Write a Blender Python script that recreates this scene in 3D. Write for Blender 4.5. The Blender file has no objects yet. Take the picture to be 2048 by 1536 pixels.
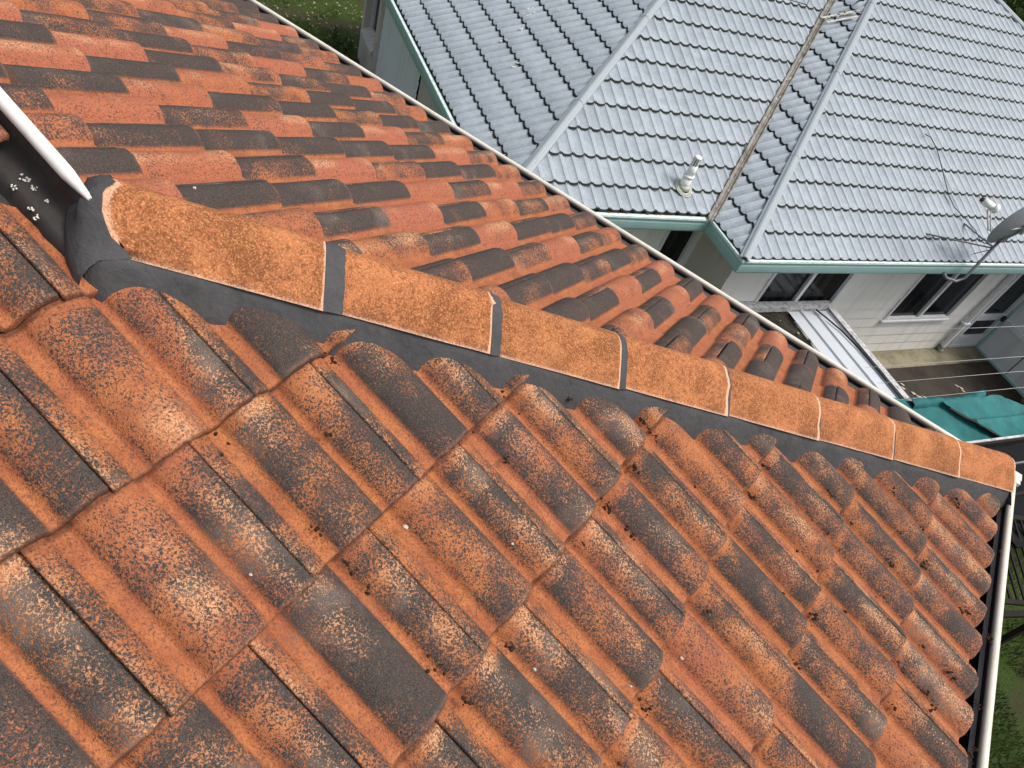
import bpy, bmesh, math, random
from mathutils import Vector, Matrix, noise
random.seed(7)
S = bpy.context.scene
COL = S.collection
R = math.radians
V3 = Vector

# ---------------------------------------------------------------- camera
cam_d = bpy.data.cameras.new('camera')
cam = bpy.data.objects.new('camera', cam_d)
COL.objects.link(cam)
cam_d.sensor_width = 36.0
cam_d.lens = 1431.73 / 2048 * 36.0
cam_d.clip_start = 0.02
cam_d.clip_end = 500
_z = V3((0.218, -0.681, -0.699)).normalized()
_x = V3((-0.796, -0.538, 0.277)); _x = (_x - _z * _x.dot(_z)).normalized()
_y = _z.cross(_x)                       # image down
m = Matrix((( _x.x, -_y.x, -_z.x, 0.889), (_x.y, -_y.y, -_z.y, 2.671), (_x.z, -_y.z, -_z.z, 1.699), (0, 0, 0, 1)))
cam.matrix_world = m
S.camera = cam

# ---------------------------------------------------------------- sky, sun, exposure
SUN_EL, SUN_AZ = 60.0, 203.0            # azimuth of the sun measured from +X towards +Y
world = bpy.data.worlds.new('World'); S.world = world
world.use_nodes = True
wn = world.node_tree
sky = wn.nodes.new('ShaderNodeTexSky'); sky.sky_type = 'NISHITA'; sky.sun_disc = False
sky.sun_elevation = R(SUN_EL); sky.sun_rotation = R(90 - SUN_AZ)
sky.dust_density = 6.0; sky.ozone_density = 1.0; sky.air_density = 1.0
bg = wn.nodes['Background']; bg.inputs[1].default_value = 0.145
hs = wn.nodes.new('ShaderNodeHueSaturation'); hs.inputs['Saturation'].default_value = 0.5      # hazy, whitish overcast
wn.links.new(sky.outputs[0], hs.inputs['Color']); wn.links.new(hs.outputs[0], bg.inputs[0])
sd = bpy.data.lights.new('sun', 'SUN'); sd.energy = 2.5; sd.angle = R(20); sd.color = (1.0, 0.955, 0.89)
sun = bpy.data.objects.new('sun', sd); COL.objects.link(sun)
sdir = V3((math.cos(R(SUN_EL)) * math.cos(R(SUN_AZ)), math.cos(R(SUN_EL)) * math.sin(R(SUN_AZ)), math.sin(R(SUN_EL))))
sun.rotation_euler = sdir.to_track_quat('Z', 'Y').to_euler(); sun.location = sdir * 30
S.view_settings.view_transform = 'Standard'; S.view_settings.look = 'None'
S.view_settings.gamma = 1.0; S.view_settings.exposure = 0.05

# ---------------------------------------------------------------- material helpers
class NT:
    def __init__(s, name):
        s.m = bpy.data.materials.new(name); s.m.use_nodes = True
        s.t = s.m.node_tree; s.b = s.t.nodes['Principled BSDF']
    def n(s, typ, **kw):
        nd = s.t.nodes.new('ShaderNode' + typ)
        for k, v in kw.items():
            if k.startswith('i_'):
                key = k[2:]
                key = int(key) if key.isdigit() else key.replace('_', ' ')
                nd.inputs[key].default_value = v
            else: setattr(nd, k, v)
        return nd
    def l(s, a, b): s.t.links.new(a, b)
    def set(s, sock, v):
        if hasattr(v, 'is_linked') or hasattr(v, 'links'): s.l(v, sock)
        else: sock.default_value = v
    def math(s, op, a, b=0.0, c=None, clamp=False):
        nd = s.n('Math', operation=op, use_clamp=clamp)
        s.set(nd.inputs[0], a); s.set(nd.inputs[1], b)
        if c is not None: s.set(nd.inputs[2], c)
        return nd.outputs[0]
    def noise(s, vec, scale, detail=4.0, rough=0.6, dist=0.0):
        nd = s.n('TexNoise'); nd.inputs['Scale'].default_value = scale; nd.inputs['Detail'].default_value = detail
        nd.inputs['Roughness'].default_value = rough; nd.inputs['Distortion'].default_value = dist
        if vec is not None: s.l(vec, nd.inputs['Vector'])
        return nd.outputs['Fac']
    def ramp(s, fac, lo, hi, clamp=True):
        nd = s.n('MapRange', clamp=clamp, interpolation_type='SMOOTHSTEP')
        s.set(nd.inputs[0], fac); nd.inputs[1].default_value = lo; nd.inputs[2].default_value = hi
        return nd.outputs[0]
    def mix(s, fac, a, b, mode='MIX'):
        nd = s.n('Mix', data_type='RGBA', blend_type=mode)
        s.set(nd.inputs[0], fac)
        for sock, v in ((nd.inputs[6], a), (nd.inputs[7], b)):
            if isinstance(v, tuple): sock.default_value = (*v, 1.0)
            else: s.l(v, sock)
        return nd.outputs[2]
    def obj(s): return s.n('TexCoord').outputs['Object']
    def scaled(s, vec, sc):
        nd = s.n('VectorMath', operation='MULTIPLY'); s.l(vec, nd.inputs[0]); nd.inputs[1].default_value = sc
        return nd.outputs[0]
    def bump(s, h, strength, dist):
        nd = s.n('Bump'); nd.inputs['Strength'].default_value = strength; nd.inputs['Distance'].default_value = dist
        s.l(h, nd.inputs['Height']); s.l(nd.outputs[0], s.b.inputs['Normal'])
    def out(s, col, rough=0.8, spec=0.3, metal=0.0):
        s.set(s.b.inputs['Base Color'], (*col, 1.0) if isinstance(col, tuple) else col)
        s.set(s.b.inputs['Roughness'], rough); s.b.inputs['Specular IOR Level'].default_value = spec
        s.b.inputs['Metallic'].default_value = metal
        return s.m

def mat_plain(name, col, rough=0.6, dirt_shade=0.25, dscale=6.0, spec=0.3, dcol=None, bump=0.15, fine=60.0, metal=0.0):
    t = NT(name); o = t.obj()
    a = t.noise(o, dscale, 6, 0.65); b = t.noise(o, fine, 4, 0.6)
    f = t.ramp(t.math('ADD', t.math('MULTIPLY', a, 0.7), t.math('MULTIPLY', b, 0.3)), 0.42, 0.68)
    dc = dcol or tuple(c * 0.45 for c in col)
    c = t.mix(t.math('MULTIPLY', f, dirt_shade), col, dc)
    t.bump(t.math('ADD', b, t.math('MULTIPLY', a, 1.5 if name == 'grey_pointing' else 0.0)), bump, 0.010 if name == 'grey_pointing' else 0.002)
    return t.out(c, rough, spec, metal)

def attr(t, name):
    a = t.n('Attribute', attribute_name=name); sp = t.n('SeparateColor'); t.l(a.outputs['Color'], sp.inputs[0])
    return sp.outputs[0], sp.outputs[1], sp.outputs[2], a.outputs['Alpha']

def make_tile_mat():
    # r: profile height 0..1, g: dark coating amount, b: redness, alpha: random per tile
    t = NT('weathered_tile'); o = t.obj()
    h, dk, red, rnd = attr(t, 'tile')
    e, grime_shade, _, _ = attr(t, 'edge')
    off = t.n('VectorMath', operation='SCALE'); off.inputs[0].default_value = (7.3, 3.1, 5.7); t.l(rnd, off.inputs['Scale'])
    ad = t.n('VectorMath', operation='ADD'); t.l(o, ad.inputs[0]); t.l(off.outputs[0], ad.inputs[1]); p = ad.outputs[0]
    coarse = t.noise(p, 7.0, 2, 0.5)
    mid = t.noise(p, 34.0, 3, 0.6)
    grain = t.noise(p, 230.0, 2, 0.6, 0.8)
    grain2 = t.noise(p, 520.0, 2, 0.6)
    sv = t.math('ADD', dk, t.math('MULTIPLY', t.math('SUBTRACT', coarse, 0.5), 2.0))
    sv = t.math('ADD', sv, t.math('MULTIPLY', t.math('SUBTRACT', mid, 0.5), 0.5))
    sv = t.math('MINIMUM', t.math('MAXIMUM', sv, 0.0), 1.18)
    s2 = t.math('ADD', sv, t.math('MULTIPLY', t.math('SUBTRACT', grain, 0.5), 3.0))
    s2 = t.math('ADD', s2, t.math('MULTIPLY', t.math('SUBTRACT', grain2, 0.5), 0.8))
    dm = t.ramp(s2, 0.16, 0.84)
    rollm = t.ramp(h, 0.10, 0.38)
    spots = t.ramp(t.math('ADD', grain, t.math('MULTIPLY', mid, 0.35)), 0.73, 0.84)
    dm = t.math('MULTIPLY', dm, t.math('MULTIPLY', rollm, 0.95))
    dm = t.math('ADD', dm, t.math('MULTIPLY', spots, 0.55), clamp=True)
    orange = t.mix(t.ramp(t.noise(p, 14.0, 3, 0.6), 0.35, 0.65), (0.47, 0.178, 0.066), (0.345, 0.116, 0.048))
    orange = t.mix(red, orange, (0.43, 0.145, 0.088))
    orange = t.mix(t.math('MULTIPLY', t.ramp(grain, 0.42, 0.60), 0.55), orange, (0.23, 0.075, 0.034))
    worn_glow = t.math('MULTIPLY', t.ramp(h, 0.70, 1.0), t.ramp(t.noise(ad.outputs[0], 5.0, 2, 0.5), 0.44, 0.62))  # crown wear, with the warm highlight along the roll painted in
    wg = t.math('MULTIPLY', worn_glow, t.ramp(t.math('ADD', t.math('MULTIPLY', grain, -0.6), t.math('MULTIPLY', grain2, 0.4)), -0.16, -0.04))
    orange = t.mix(t.math('MULTIPLY', wg, 0.78), orange, (0.66, 0.38, 0.21))
    dark = t.mix(t.ramp(grain2, 0.35, 0.70), (0.027, 0.026, 0.026), (0.092, 0.086, 0.080))
    lich = t.math('MULTIPLY', t.ramp(t.noise(p, 5.0, 3, 0.6), 0.56, 0.72), t.ramp(grain, 0.42, 0.62))
    dark = t.mix(t.math('MULTIPLY', lich, 0.36), dark, (0.36, 0.32, 0.28))
    c = t.mix(dm, orange, dark)
    c = t.mix(t.math('MULTIPLY', e, t.ramp(mid, 0.3, 0.7)), c, (0.36, 0.17, 0.11))
    c = t.mix(t.math('MULTIPLY', grime_shade, t.ramp(mid, 0.15, 0.6)), c, (0.115, 0.045, 0.026))  # step grime that also paints the shadow line of each course
    hb = t.math('ADD', t.math('MULTIPLY', grain, 0.8), t.math('MULTIPLY', grain2, 0.5))
    t.bump(hb, 0.9, 0.004)
    return t.out(c, 0.88, 0.2)

def make_cap_mat():
    t = NT('ochre_cap'); o = t.obj()
    e, lowd, rnd, _ = attr(t, 'tile')
    g1 = t.noise(o, 100, 6, 0.8, 0.5); g2 = t.noise(o, 260, 3, 0.7); g3 = t.noise(o, 9, 3, 0.6)
    c = t.mix(t.ramp(g3, 0.35, 0.65), (0.45, 0.175, 0.070), (0.32, 0.112, 0.044))
    c = t.mix(t.math('MULTIPLY', rnd, 0.35), c, (0.54, 0.185, 0.080))
    c = t.mix(t.math('MULTIPLY', t.ramp(t.math('ADD', g1, t.math('MULTIPLY', t.math('SUBTRACT', g3, 0.5), 0.35)), 0.45, 0.58), 0.85), c, (0.185, 0.066, 0.024))
    c = t.mix(t.math('MULTIPLY', t.ramp(g2, 0.50, 0.66), 0.6), c, (0.74, 0.38, 0.17))
    c = t.mix(t.math('MULTIPLY', t.ramp(g2, 0.46, 0.36), 0.45), c, (0.17, 0.07, 0.03))
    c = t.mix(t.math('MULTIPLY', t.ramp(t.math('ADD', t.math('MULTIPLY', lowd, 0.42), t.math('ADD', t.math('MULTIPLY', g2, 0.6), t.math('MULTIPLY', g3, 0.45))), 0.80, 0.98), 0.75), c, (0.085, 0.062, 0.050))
    c = t.mix(t.math('MULTIPLY', t.ramp(t.math('ADD', e, t.math('MULTIPLY', t.math('SUBTRACT', g2, 0.5), 1.0)), 0.40, 0.85), 0.85), c, (0.76, 0.46, 0.31))
    t.bump(t.math('ADD', g1, g2), 0.7, 0.003)
    return t.out(c, 0.88, 0.2)

def make_lawn_mat():
    t = NT('lawn'); o = t.obj()
    a = t.noise(o, 1.1, 4, 0.6); b = t.noise(o, 26, 5, 0.75); d = t.noise(o, 140, 3, 0.7)
    c = t.mix(t.ramp(b, 0.35, 0.65), (0.030, 0.056, 0.010), (0.085, 0.135, 0.028))
    c = t.mix(t.math('MULTIPLY', t.ramp(a, 0.46, 0.62), 0.75), c, (0.075, 0.066, 0.036))
    c = t.mix(t.math('MULTIPLY', t.ramp(d, 0.5, 0.7), 0.5), c, (0.12, 0.14, 0.05))
    t.bump(t.math('ADD', b, d), 1.0, 0.03)
    return t.out(c, 0.9, 0.15)

def make_metal_tile_mat(name, tint=1.0):
    t = NT(name); o = t.obj()
    h, dirt_shade, _, _ = attr(t, 'tile')
    a = t.noise(o, 2.2, 4, 0.6); b = t.noise(o, 45, 5, 0.7); st = t.noise(t.scaled(o, (1, 1, 1)), 9, 5, 0.7)
    c = t.mix(t.ramp(a, 0.3, 0.7), (0.298 * tint, 0.350 * tint, 0.400 * tint), (0.226 * tint, 0.268 * tint, 0.316 * tint))
    c = t.mix(t.math('MULTIPLY', t.ramp(b, 0.4, 0.7), 0.35), c, (0.46, 0.49, 0.51))
    c = t.mix(t.math('MULTIPLY', t.ramp(st, 0.5, 0.75), 0.40), c, (0.19, 0.21, 0.225))
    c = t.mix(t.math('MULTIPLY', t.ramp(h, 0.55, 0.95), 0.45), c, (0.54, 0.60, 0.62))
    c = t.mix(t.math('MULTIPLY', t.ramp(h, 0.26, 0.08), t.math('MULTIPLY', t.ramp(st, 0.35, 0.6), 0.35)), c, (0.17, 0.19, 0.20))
    dd = t.ramp(t.math('ADD', dirt_shade, t.math('MULTIPLY', t.math('SUBTRACT', st, 0.5), 1.0)), 0.35, 0.80)
    c = t.mix(dd, c, (0.035, 0.045, 0.036))  # dark step bands: grime and course shadow in one colour
    t.bump(b, 0.25, 0.002)
    return t.out(c, 0.55, 0.4)

def make_board_mat(name, col, pitch=0.2, warm=False):
    # horizontal weatherboard paint, with run-down stains
    t = NT(name); o = t.obj()
    st = t.noise(t.scaled(o, (7.0, 7.0, 0.7)), 1.0, 5, 0.65); b = t.noise(o, 70, 3, 0.6)
    c = t.mix(t.math('MULTIPLY', t.ramp(st, 0.46, 0.72), 0.35), col, tuple(x * 0.55 for x in col))
    c = t.mix(t.math('MULTIPLY', t.ramp(b, 0.45, 0.7), 0.15), c, tuple(x * 0.7 for x in col))
    return t.out(c, 0.6, 0.3)

M = {}
M['tile'] = make_tile_mat()
M['cap'] = make_cap_mat()
M['lawn'] = make_lawn_mat()
M['metal_tile'] = make_metal_tile_mat('metal_tile')
M['dirt_shade_edge'] = mat_plain('grimy_shaded_edge', (0.030, 0.040, 0.034), 0.9, 0.6, 12, dcol=(0.010, 0.014, 0.010))  # grime kept near black to paint the course edge shadow; also rotted leaves
M['mortar'] = mat_plain('grey_pointing', (0.070, 0.069, 0.072), 0.7, 0.8, 16.0, 0.25, (0.044, 0.043, 0.046), 0.3, 70)
M['cream'] = mat_plain('cream_paint', (0.70, 0.665, 0.58), 0.42, 0.35, 9.0, 0.45, (0.38, 0.35, 0.28), 0.1, 120)
M['white'] = mat_plain('white_bead_paint', (0.76, 0.74, 0.71), 0.4, 0.3, 30.0, 0.45, (0.40, 0.36, 0.32), 0.1, 200)
M['gutter_in'] = mat_plain('gutter_inside', (0.030, 0.026, 0.024), 0.7, 0.5, 9.0, 0.3, (0.012, 0.010, 0.009))
M['gutter_step'] = mat_plain('gutter_step_paint', (0.16, 0.15, 0.145), 0.6, 0.5, 9.0, 0.3, (0.05, 0.045, 0.04))
M['black'] = mat_plain('black_bitumen', (0.024, 0.021, 0.020), 0.55, 0.6, 14.0, 0.35, (0.055, 0.040, 0.032), 0.4, 90)
M['lichen'] = mat_plain('pale_lichen', (0.60, 0.58, 0.53), 0.9, 0.5, 60, 0.2)
M['teal'] = mat_plain('teal_gutter', (0.30, 0.49, 0.475), 0.5, 0.6, 7.0, 0.4, (0.44, 0.55, 0.53), 0.1, 60)
M['teal_lip'] = mat_plain('pale_teal_lip', (0.66, 0.80, 0.78), 0.45, 0.5, 18.0, 0.4, (0.24, 0.35, 0.33))
M['cap_metal'] = mat_plain('grey_metal_ridge', (0.29, 0.335, 0.36), 0.45, 0.35, 6, 0.45, (0.26, 0.28, 0.32))
M['valley'] = mat_plain('dirty_valley', (0.27, 0.255, 0.23), 0.6, 1.0, 9, 0.3, (0.07, 0.062, 0.042))
M['board'] = make_board_mat('cream_board', (0.80, 0.79, 0.75))
M['board_grey'] = make_board_mat('blue_grey_board', (0.74, 0.78, 0.79))
M['render'] = make_board_mat('beige_render', (0.58, 0.55, 0.51))
M['frame'] = mat_plain('white_aluminium', (0.72, 0.73, 0.75), 0.35, 0.2, 10, 0.5)
M['zinc'] = mat_plain('galvanised_sheet', (0.52, 0.56, 0.60), 0.42, 0.3, 3, 0.5, (0.40, 0.43, 0.46), 0.1)
M['zinc_dirty'] = mat_plain('mouldy_white_frame', (0.55, 0.55, 0.56), 0.55, 0.95, 16, 0.35, (0.14, 0.14, 0.14), 0.2)
M['rotten'] = mat_plain('mossy_dark_sheet', (0.022, 0.020, 0.016), 0.9, 0.7, 7, 0.2, (0.085, 0.078, 0.055), 0.6, 40)
M['patio'] = mat_plain('stained_concrete', (0.050, 0.041, 0.032), 0.75, 0.9, 1.8, 0.2, (0.016, 0.013, 0.010), 0.4, 40)
M['apron'] = mat_plain('mossy_apron', (0.26, 0.235, 0.165), 0.85, 0.9, 2.5, 0.2, (0.10, 0.085, 0.045), 0.4, 30)
M['pvc'] = mat_plain('pvc_white', (0.82, 0.84, 0.82), 0.4, 0.3, 30, 0.45)
M['sealant'] = mat_plain('dirty_sealant', (0.50, 0.52, 0.44), 0.7, 0.6, 40, 0.3)
M['dish'] = mat_plain('dish_grey', (0.33, 0.345, 0.37), 0.5, 0.3, 8, 0.4)
M['steel'] = mat_plain('dull_steel', (0.16, 0.17, 0.185), 0.45, 0.5, 20, 0.5, (0.08, 0.07, 0.06))
M['cable'] = mat_plain('black_cable', (0.015, 0.015, 0.017), 0.5, 0.1)
M['wire'] = mat_plain('pale_cord', (0.55, 0.56, 0.56), 0.5, 0.2)
M['darkwood'] = mat_plain('dark_timber', (0.026, 0.022, 0.020), 0.85, 0.7, 10, 0.12, (0.012, 0.011, 0.010), 0.5, 60)
M['charcoal'] = mat_plain('charcoal_cladding', (0.012, 0.012, 0.014), 0.9, 0.4, 5, 0.1)
M['rubble'] = mat_plain('chalky_offcut', (0.66, 0.67, 0.62), 0.85, 0.8, 20, 0.2, (0.25, 0.25, 0.16))
M['moss'] = mat_plain('dry_moss', (0.050, 0.026, 0.016), 0.95, 0.5, 50, 0.1)
M['pebble'] = mat_plain('pale_chip', (0.50, 0.46, 0.39), 0.8, 0.4, 90, 0.2)
M['bark'] = mat_plain('bark', (0.10, 0.075, 0.05), 0.9, 0.6, 10, 0.1, None, 0.6, 30)

def leaf_mat(name, c1, c2):
    t = NT(name); o = t.obj(); a = t.noise(o, 3.0, 3, 0.6)
    c = t.mix(t.ramp(a, 0.4, 0.6), c1, c2)
    return t.out(c, 0.7, 0.25)
M['leaf'] = leaf_mat('leaf', (0.036, 0.066, 0.016), (0.090, 0.130, 0.032))
M['leaf2'] = leaf_mat('leaf_variegated', (0.05, 0.09, 0.02), (0.30, 0.30, 0.12))
M['litter'] = leaf_mat('leaf_litter', (0.20, 0.16, 0.10), (0.34, 0.31, 0.24))

def make_glass():
    t = NT('dark_glass'); o = t.obj()
    st = t.noise(t.scaled(o, (6.0, 6.0, 0.25)), 1.0, 3, 0.5)
    c = t.mix(t.ramp(st, 0.45, 0.7), (0.006, 0.008, 0.009), (0.030, 0.034, 0.034))
    return t.out(c, 0.12, 0.22)
M['glass'] = make_glass()
def make_cloth():
    t = NT('shade_cloth'); o = t.obj(); a = t.noise(o, 3, 4, 0.6); b = t.noise(o, 160, 2, 0.5)
    c = t.mix(t.ramp(a, 0.35, 0.7), (0.014, 0.115, 0.120), (0.026, 0.180, 0.182))
    c = t.mix(t.math('MULTIPLY', t.ramp(b, 0.4, 0.6), 0.35), c, (0.008, 0.10, 0.10))
    t.bump(a, 0.3, 0.05)
    return t.out(c, 0.7, 0.25)
M['cloth'] = make_cloth()

# ---------------------------------------------------------------- object helpers
def tag(o, label=None, cat=None, group=None, kind=None):
    if label: o['label'] = label
    if cat: o['category'] = cat
    if group: o['group'] = group
    if kind: o['kind'] = kind
    return o

def empty(name, loc, label, cat, group=None):
    o = bpy.data.objects.new(name, None); o.empty_display_size = 0.1
    COL.objects.link(o); o.location = loc
    WORLD[o.name] = Matrix.Translation(V3(loc))
    return tag(o, label, cat, group)
WORLD = {}

class MB:
    """collects geometry in world coordinates for ONE object"""
    def __init__(s): s.v = []; s.f = []; s.m = []; s.sm = []; s.a = {}; s.mats = []
    def mi(s, mat):
        if mat not in s.mats: s.mats.append(mat)
        return s.mats.index(mat)
    def quad(s, pts, mat, smooth=False):
        b = len(s.v); s.v += [V3(p) for p in pts]; s.f.append(tuple(range(b, b + len(pts)))); s.m.append(s.mi(mat)); s.sm.append(smooth)
    def box(s, o, ax, ay, az, mat):
        """box with corner o and edge vectors"""
        o, ax, ay, az = V3(o), V3(ax), V3(ay), V3(az)
        if ax.cross(ay).dot(az) < 0: ax, ay = ay, ax
        p = [o, o + ax, o + ax + ay, o + ay]; q = [x + az for x in p]; b = len(s.v); s.v += p + q
        for f in ((3, 2, 1, 0), (4, 5, 6, 7), (0, 1, 5, 4), (1, 2, 6, 5), (2, 3, 7, 6), (3, 0, 4, 7)):
            s.f.append(tuple(b + i for i in f)); s.m.append(s.mi(mat)); s.sm.append(False)
    def cbox(s, c, ax, ay, az, mat):
        c, ax, ay, az = V3(c), V3(ax), V3(ay), V3(az)
        s.box(c - (ax + ay + az) / 2, ax, ay, az, mat)
    def grid(s, rows, mat, smooth=True, close=False):
        """rows: list of equal length point lists"""
        b = len(s.v); n = len(rows[0])
        for r in rows: s.v += [V3(p) for p in r]
        k = s.mi(mat)
        for i in range(len(rows) - 1):
            for j in range(n - (0 if close else 1)):
                j2 = (j + 1) % n
                s.f.append((b + i * n + j, b + i * n + j2, b + (i + 1) * n + j2, b + (i + 1) * n + j)); s.m.append(k); s.sm.append(smooth)
        return b
    def tube(s, pts, rad, mat, seg=10, caps=True):
        pts = [V3(p) for p in pts]; rows = []; prev = None
        rads = rad if isinstance(rad, (list, tuple)) else [rad] * len(pts)
        for i, p in enumerate(pts):
            d = (pts[min(i + 1, len(pts) - 1)] - pts[max(i - 1, 0)]).normalized()
            if prev is None:
                a = d.orthogonal().normalized()
            else:
                a = (prev - d * prev.dot(d)).normalized()
            prev = a; c = d.cross(a)
            rows.append([p + (a * math.cos(2 * math.pi * k / seg) + c * math.sin(2 * math.pi * k / seg)) * rads[i] for k in range(seg)])
        b = s.grid(rows, mat, True, True)
        if caps:
            n = len(rows)
            s.f.append(tuple(b + k for k in reversed(range(seg)))); s.m.append(s.mi(mat)); s.sm.append(False)
            s.f.append(tuple(b + (n - 1) * seg + k for k in range(seg))); s.m.append(s.mi(mat)); s.sm.append(False)
    def build(s, name, parent=None, label=None, attrs=None, post=None, **kw):
        me = bpy.data.meshes.new(name)
        inv = Matrix.Identity(4)
        org = V3((0, 0, 0))
        if parent is not None: org = WORLD[parent.name].translation
        me.from_pydata([tuple(p - org) for p in s.v], [], s.f)
        for mt in s.mats: me.materials.append(M[mt] if isinstance(mt, str) else mt)
        me.polygons.foreach_set('material_index', s.m)
        me.polygons.foreach_set('use_smooth', s.sm)
        if attrs:
            for k, vals in attrs.items():
                a = me.attributes.new(k, 'FLOAT_COLOR', 'POINT')
                a.data.foreach_set('color', [x for v in vals for x in v])
        me.update()
        o = bpy.data.objects.new(name, me); COL.objects.link(o)
        if parent is not None: o.parent = parent; WORLD[o.name] = WORLD[parent.name].copy()
        else: WORLD[o.name] = Matrix.Identity(4)
        if label: o['label'] = label
        if post: post(me, org)
        return o

def bisect(me, org, planes, dele=None):
    """keep the side where (p-co).no > 0"""
    bm = bmesh.new(); bm.from_mesh(me)
    for co, no in planes:
        bmesh.ops.bisect_plane(bm, geom=bm.verts[:] + bm.edges[:] + bm.faces[:], plane_co=V3(co) - org, plane_no=V3(no), clear_inner=True, dist=1e-5)
    if dele:
        bad = [f for f in bm.faces if dele(f.calc_center_median() + org)]
        bmesh.ops.delete(bm, geom=bad, context='FACES')
    bm.to_mesh(me); bm.free()

def blob(mb, c, r, mat, seed=0, sub=1, flat=1.0, jag=0.4):
    bm = bmesh.new(); bmesh.ops.create_icosphere(bm, subdivisions=sub, radius=1.0)
    b = len(mb.v)
    for v in bm.verts:
        n = noise.noise(v.co * 2.1 + V3((seed * 3.7, seed, 0)))
        p = v.co * (1 + jag * n)
        mb.v.append(V3((c[0] + p.x * r[0], c[1] + p.y * r[1], c[2] + p.z * r[2] * flat)))
    k = mb.mi(mat)
    for f in bm.faces:
        mb.f.append(tuple(b + v.index for v in f.verts)); mb.m.append(k); mb.sm.append(sub > 1)
    bm.free()

# ================================================================= THE TILED HOUSE
TH = 0.33955; TT = math.tan(TH); CT = math.cos(TH); ST = math.sin(TH)
W = 0.15; GB = 0.3346; GA = 0.313; EAVE_Z = -0.11; GROUND = -4.75
house = empty('tiled_house', (0, 0, 0), 'house whose weathered orange and charcoal tiled hip roof fills the foreground', 'house')

PANW = 0.0215; ROLLH = 0.036
def prof(a, lap=True, wide=0.0):
    """roll height 0..1 at a (pan centres at multiples of W); the pan on the right of a lapped roll is the wider one"""
    x = a % W
    pl, pr = (0.0085, 0.0150) if lap else (0.0150, 0.0085)
    pl += wide; pr += wide
    if x < pl or x > W - pr: return 0.0
    s = (x - pl) / (W - pl - pr)
    return max(0.0, math.sin(math.pi * s)) ** 0.56

def tile_slope(Rt, Up, a0, v_eave, v1, g, nrows, amin, amax, lap_par, style, nm):
    Rt, Up = V3(Rt), V3(Up); N = Rt.cross(Up)
    vs = []; fs = []; col = []; edge = []
    LAPF = 0.58
    us = []
    for k in range(-1, nrows):
        vb = v_eave if k < 0 else v1 + k * g
        vt = (v1 if k < 0 else v1 + (k + 1) * g)
        ln = vt - vb
        rmin = int(math.floor((amin - a0) / W)); rmax = int(math.ceil((amax - a0) / W))
        for r in range(rmin, rmax + 1):
            if (r + k) % 2 != lap_par: continue
            # tile from lap r to lap r+2
            al, ar = a0 + (r + LAPF) * W + 0.0022, a0 + (r + 2 + LAPF) * W - 0.0022
            rg = random.Random(k * 7919 + r * 104729 + (17 if nm == 'A' else 4243))
            rnd = rg.random(); dz = rg.uniform(-0.0008, 0.0014); da = rg.uniform(-0.0012, 0.0012); dv = rg.uniform(-0.005, 0.005)
            tw = rg.uniform(-0.014, 0.014)
            st = [style(k, r, rg, 'lap'), style(k, r + 1, rg, 'mid'), style(k, r + 2, rg, 'lap')]
            na = 52
            T = 0.0170
            vrows = [(-0.002, -0.0170, -1), (-0.0005, -0.0045, -0.6), (0.0035, 0.0, 0.45), (0.012, 0.0, 0), (ln * 0.33, 0.0, 0), (ln * 0.66, 0.0, 0), (ln * 0.87, 0.0, 0), (ln * 0.95, 0.0, 0), (ln - 0.009, 0.0, 0), (ln - 0.003, 0.0, -0.8), (ln + 0.03, 0.0, -1)]  # negative last value: step grime with painted course shadow
            base = len(vs)
            cols = []
            cols.append((al, -0.012)); 
            for i in range(na + 1): cols.append((al + (ar - al) * i / na, 0.0))
            cols.append((ar, -0.012))
            cols.append((ar + 0.012, -0.013))
            for (dvv, dh, ed) in vrows:
                for (a, sd) in cols:
                    ri = (a - a0) / W - r
                    idx = 0 if ri < 1.0 else (1 if ri < 2.0 else 2)
                    pr = prof(a - a0, idx != 1, 0.0 if nm == 'B' else 0.006)
                    # soft edge towards pan floor: slight lip; nose of the roll droops
                    hh = pr * ROLLH
                    vv = vb + dvv + dv + tw * (a - al)
                    slope_h = -T * dvv / ln if dvv > 0 else 0.0
                    wob = 0.0012 * noise.noise(V3((a * 9, (vb + dvv) * 9, k * 1.3))) 
                    jag = (0.0026 * noise.noise(V3((a * 60, k * 7.1, 3))) + 0.006 * max(0, noise.noise(V3((a * 24, k * 3.1, 9))) - 0.35)) if ed > 0 or dvv < 0.001 else 0
                    p = Rt * (a + da) + Up * (vv + jag) + N * (hh + slope_h + dh + sd + dz + wob)
                    vs.append(p)
                    dk, rd = st[idx]
                    dl = min(abs(a - al), abs(a - ar))
                    dk = dk + (0.42 * max(0, 1 - abs(a - ar) / 0.032) + 0.10 * max(0, 1 - abs(a - al) / 0.03))
                    # right flank of every roll keeps more of the coating
                    fr = ri % 1.0
                    if idx == 1: dk += 0.22 * max(0, (fr - 0.62) / 0.38)
                    if idx == 0 and nm == 'B': dk = 0.25 * dk + 0.42
                    # a bare band where the tile above used to lap
                    if dvv > ln * 0.9: dk -= (0.55 if nm == 'B' else 0.15)
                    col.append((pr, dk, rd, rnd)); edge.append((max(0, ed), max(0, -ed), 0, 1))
            n = len(cols)
            for i in range(len(vrows) - 1):
                for j in range(n - 1):
                    fs.append((base + i * n + j, base + i * n + j + 1, base + (i + 1) * n + j + 1, base + (i + 1) * n + j))
    mb = MB(); mb.v = vs; mb.f = fs; mb.m = [0] * len(fs); mb.sm = [True] * len(fs); mb.mats = ['tile']
    return mb, col, edge

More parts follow.
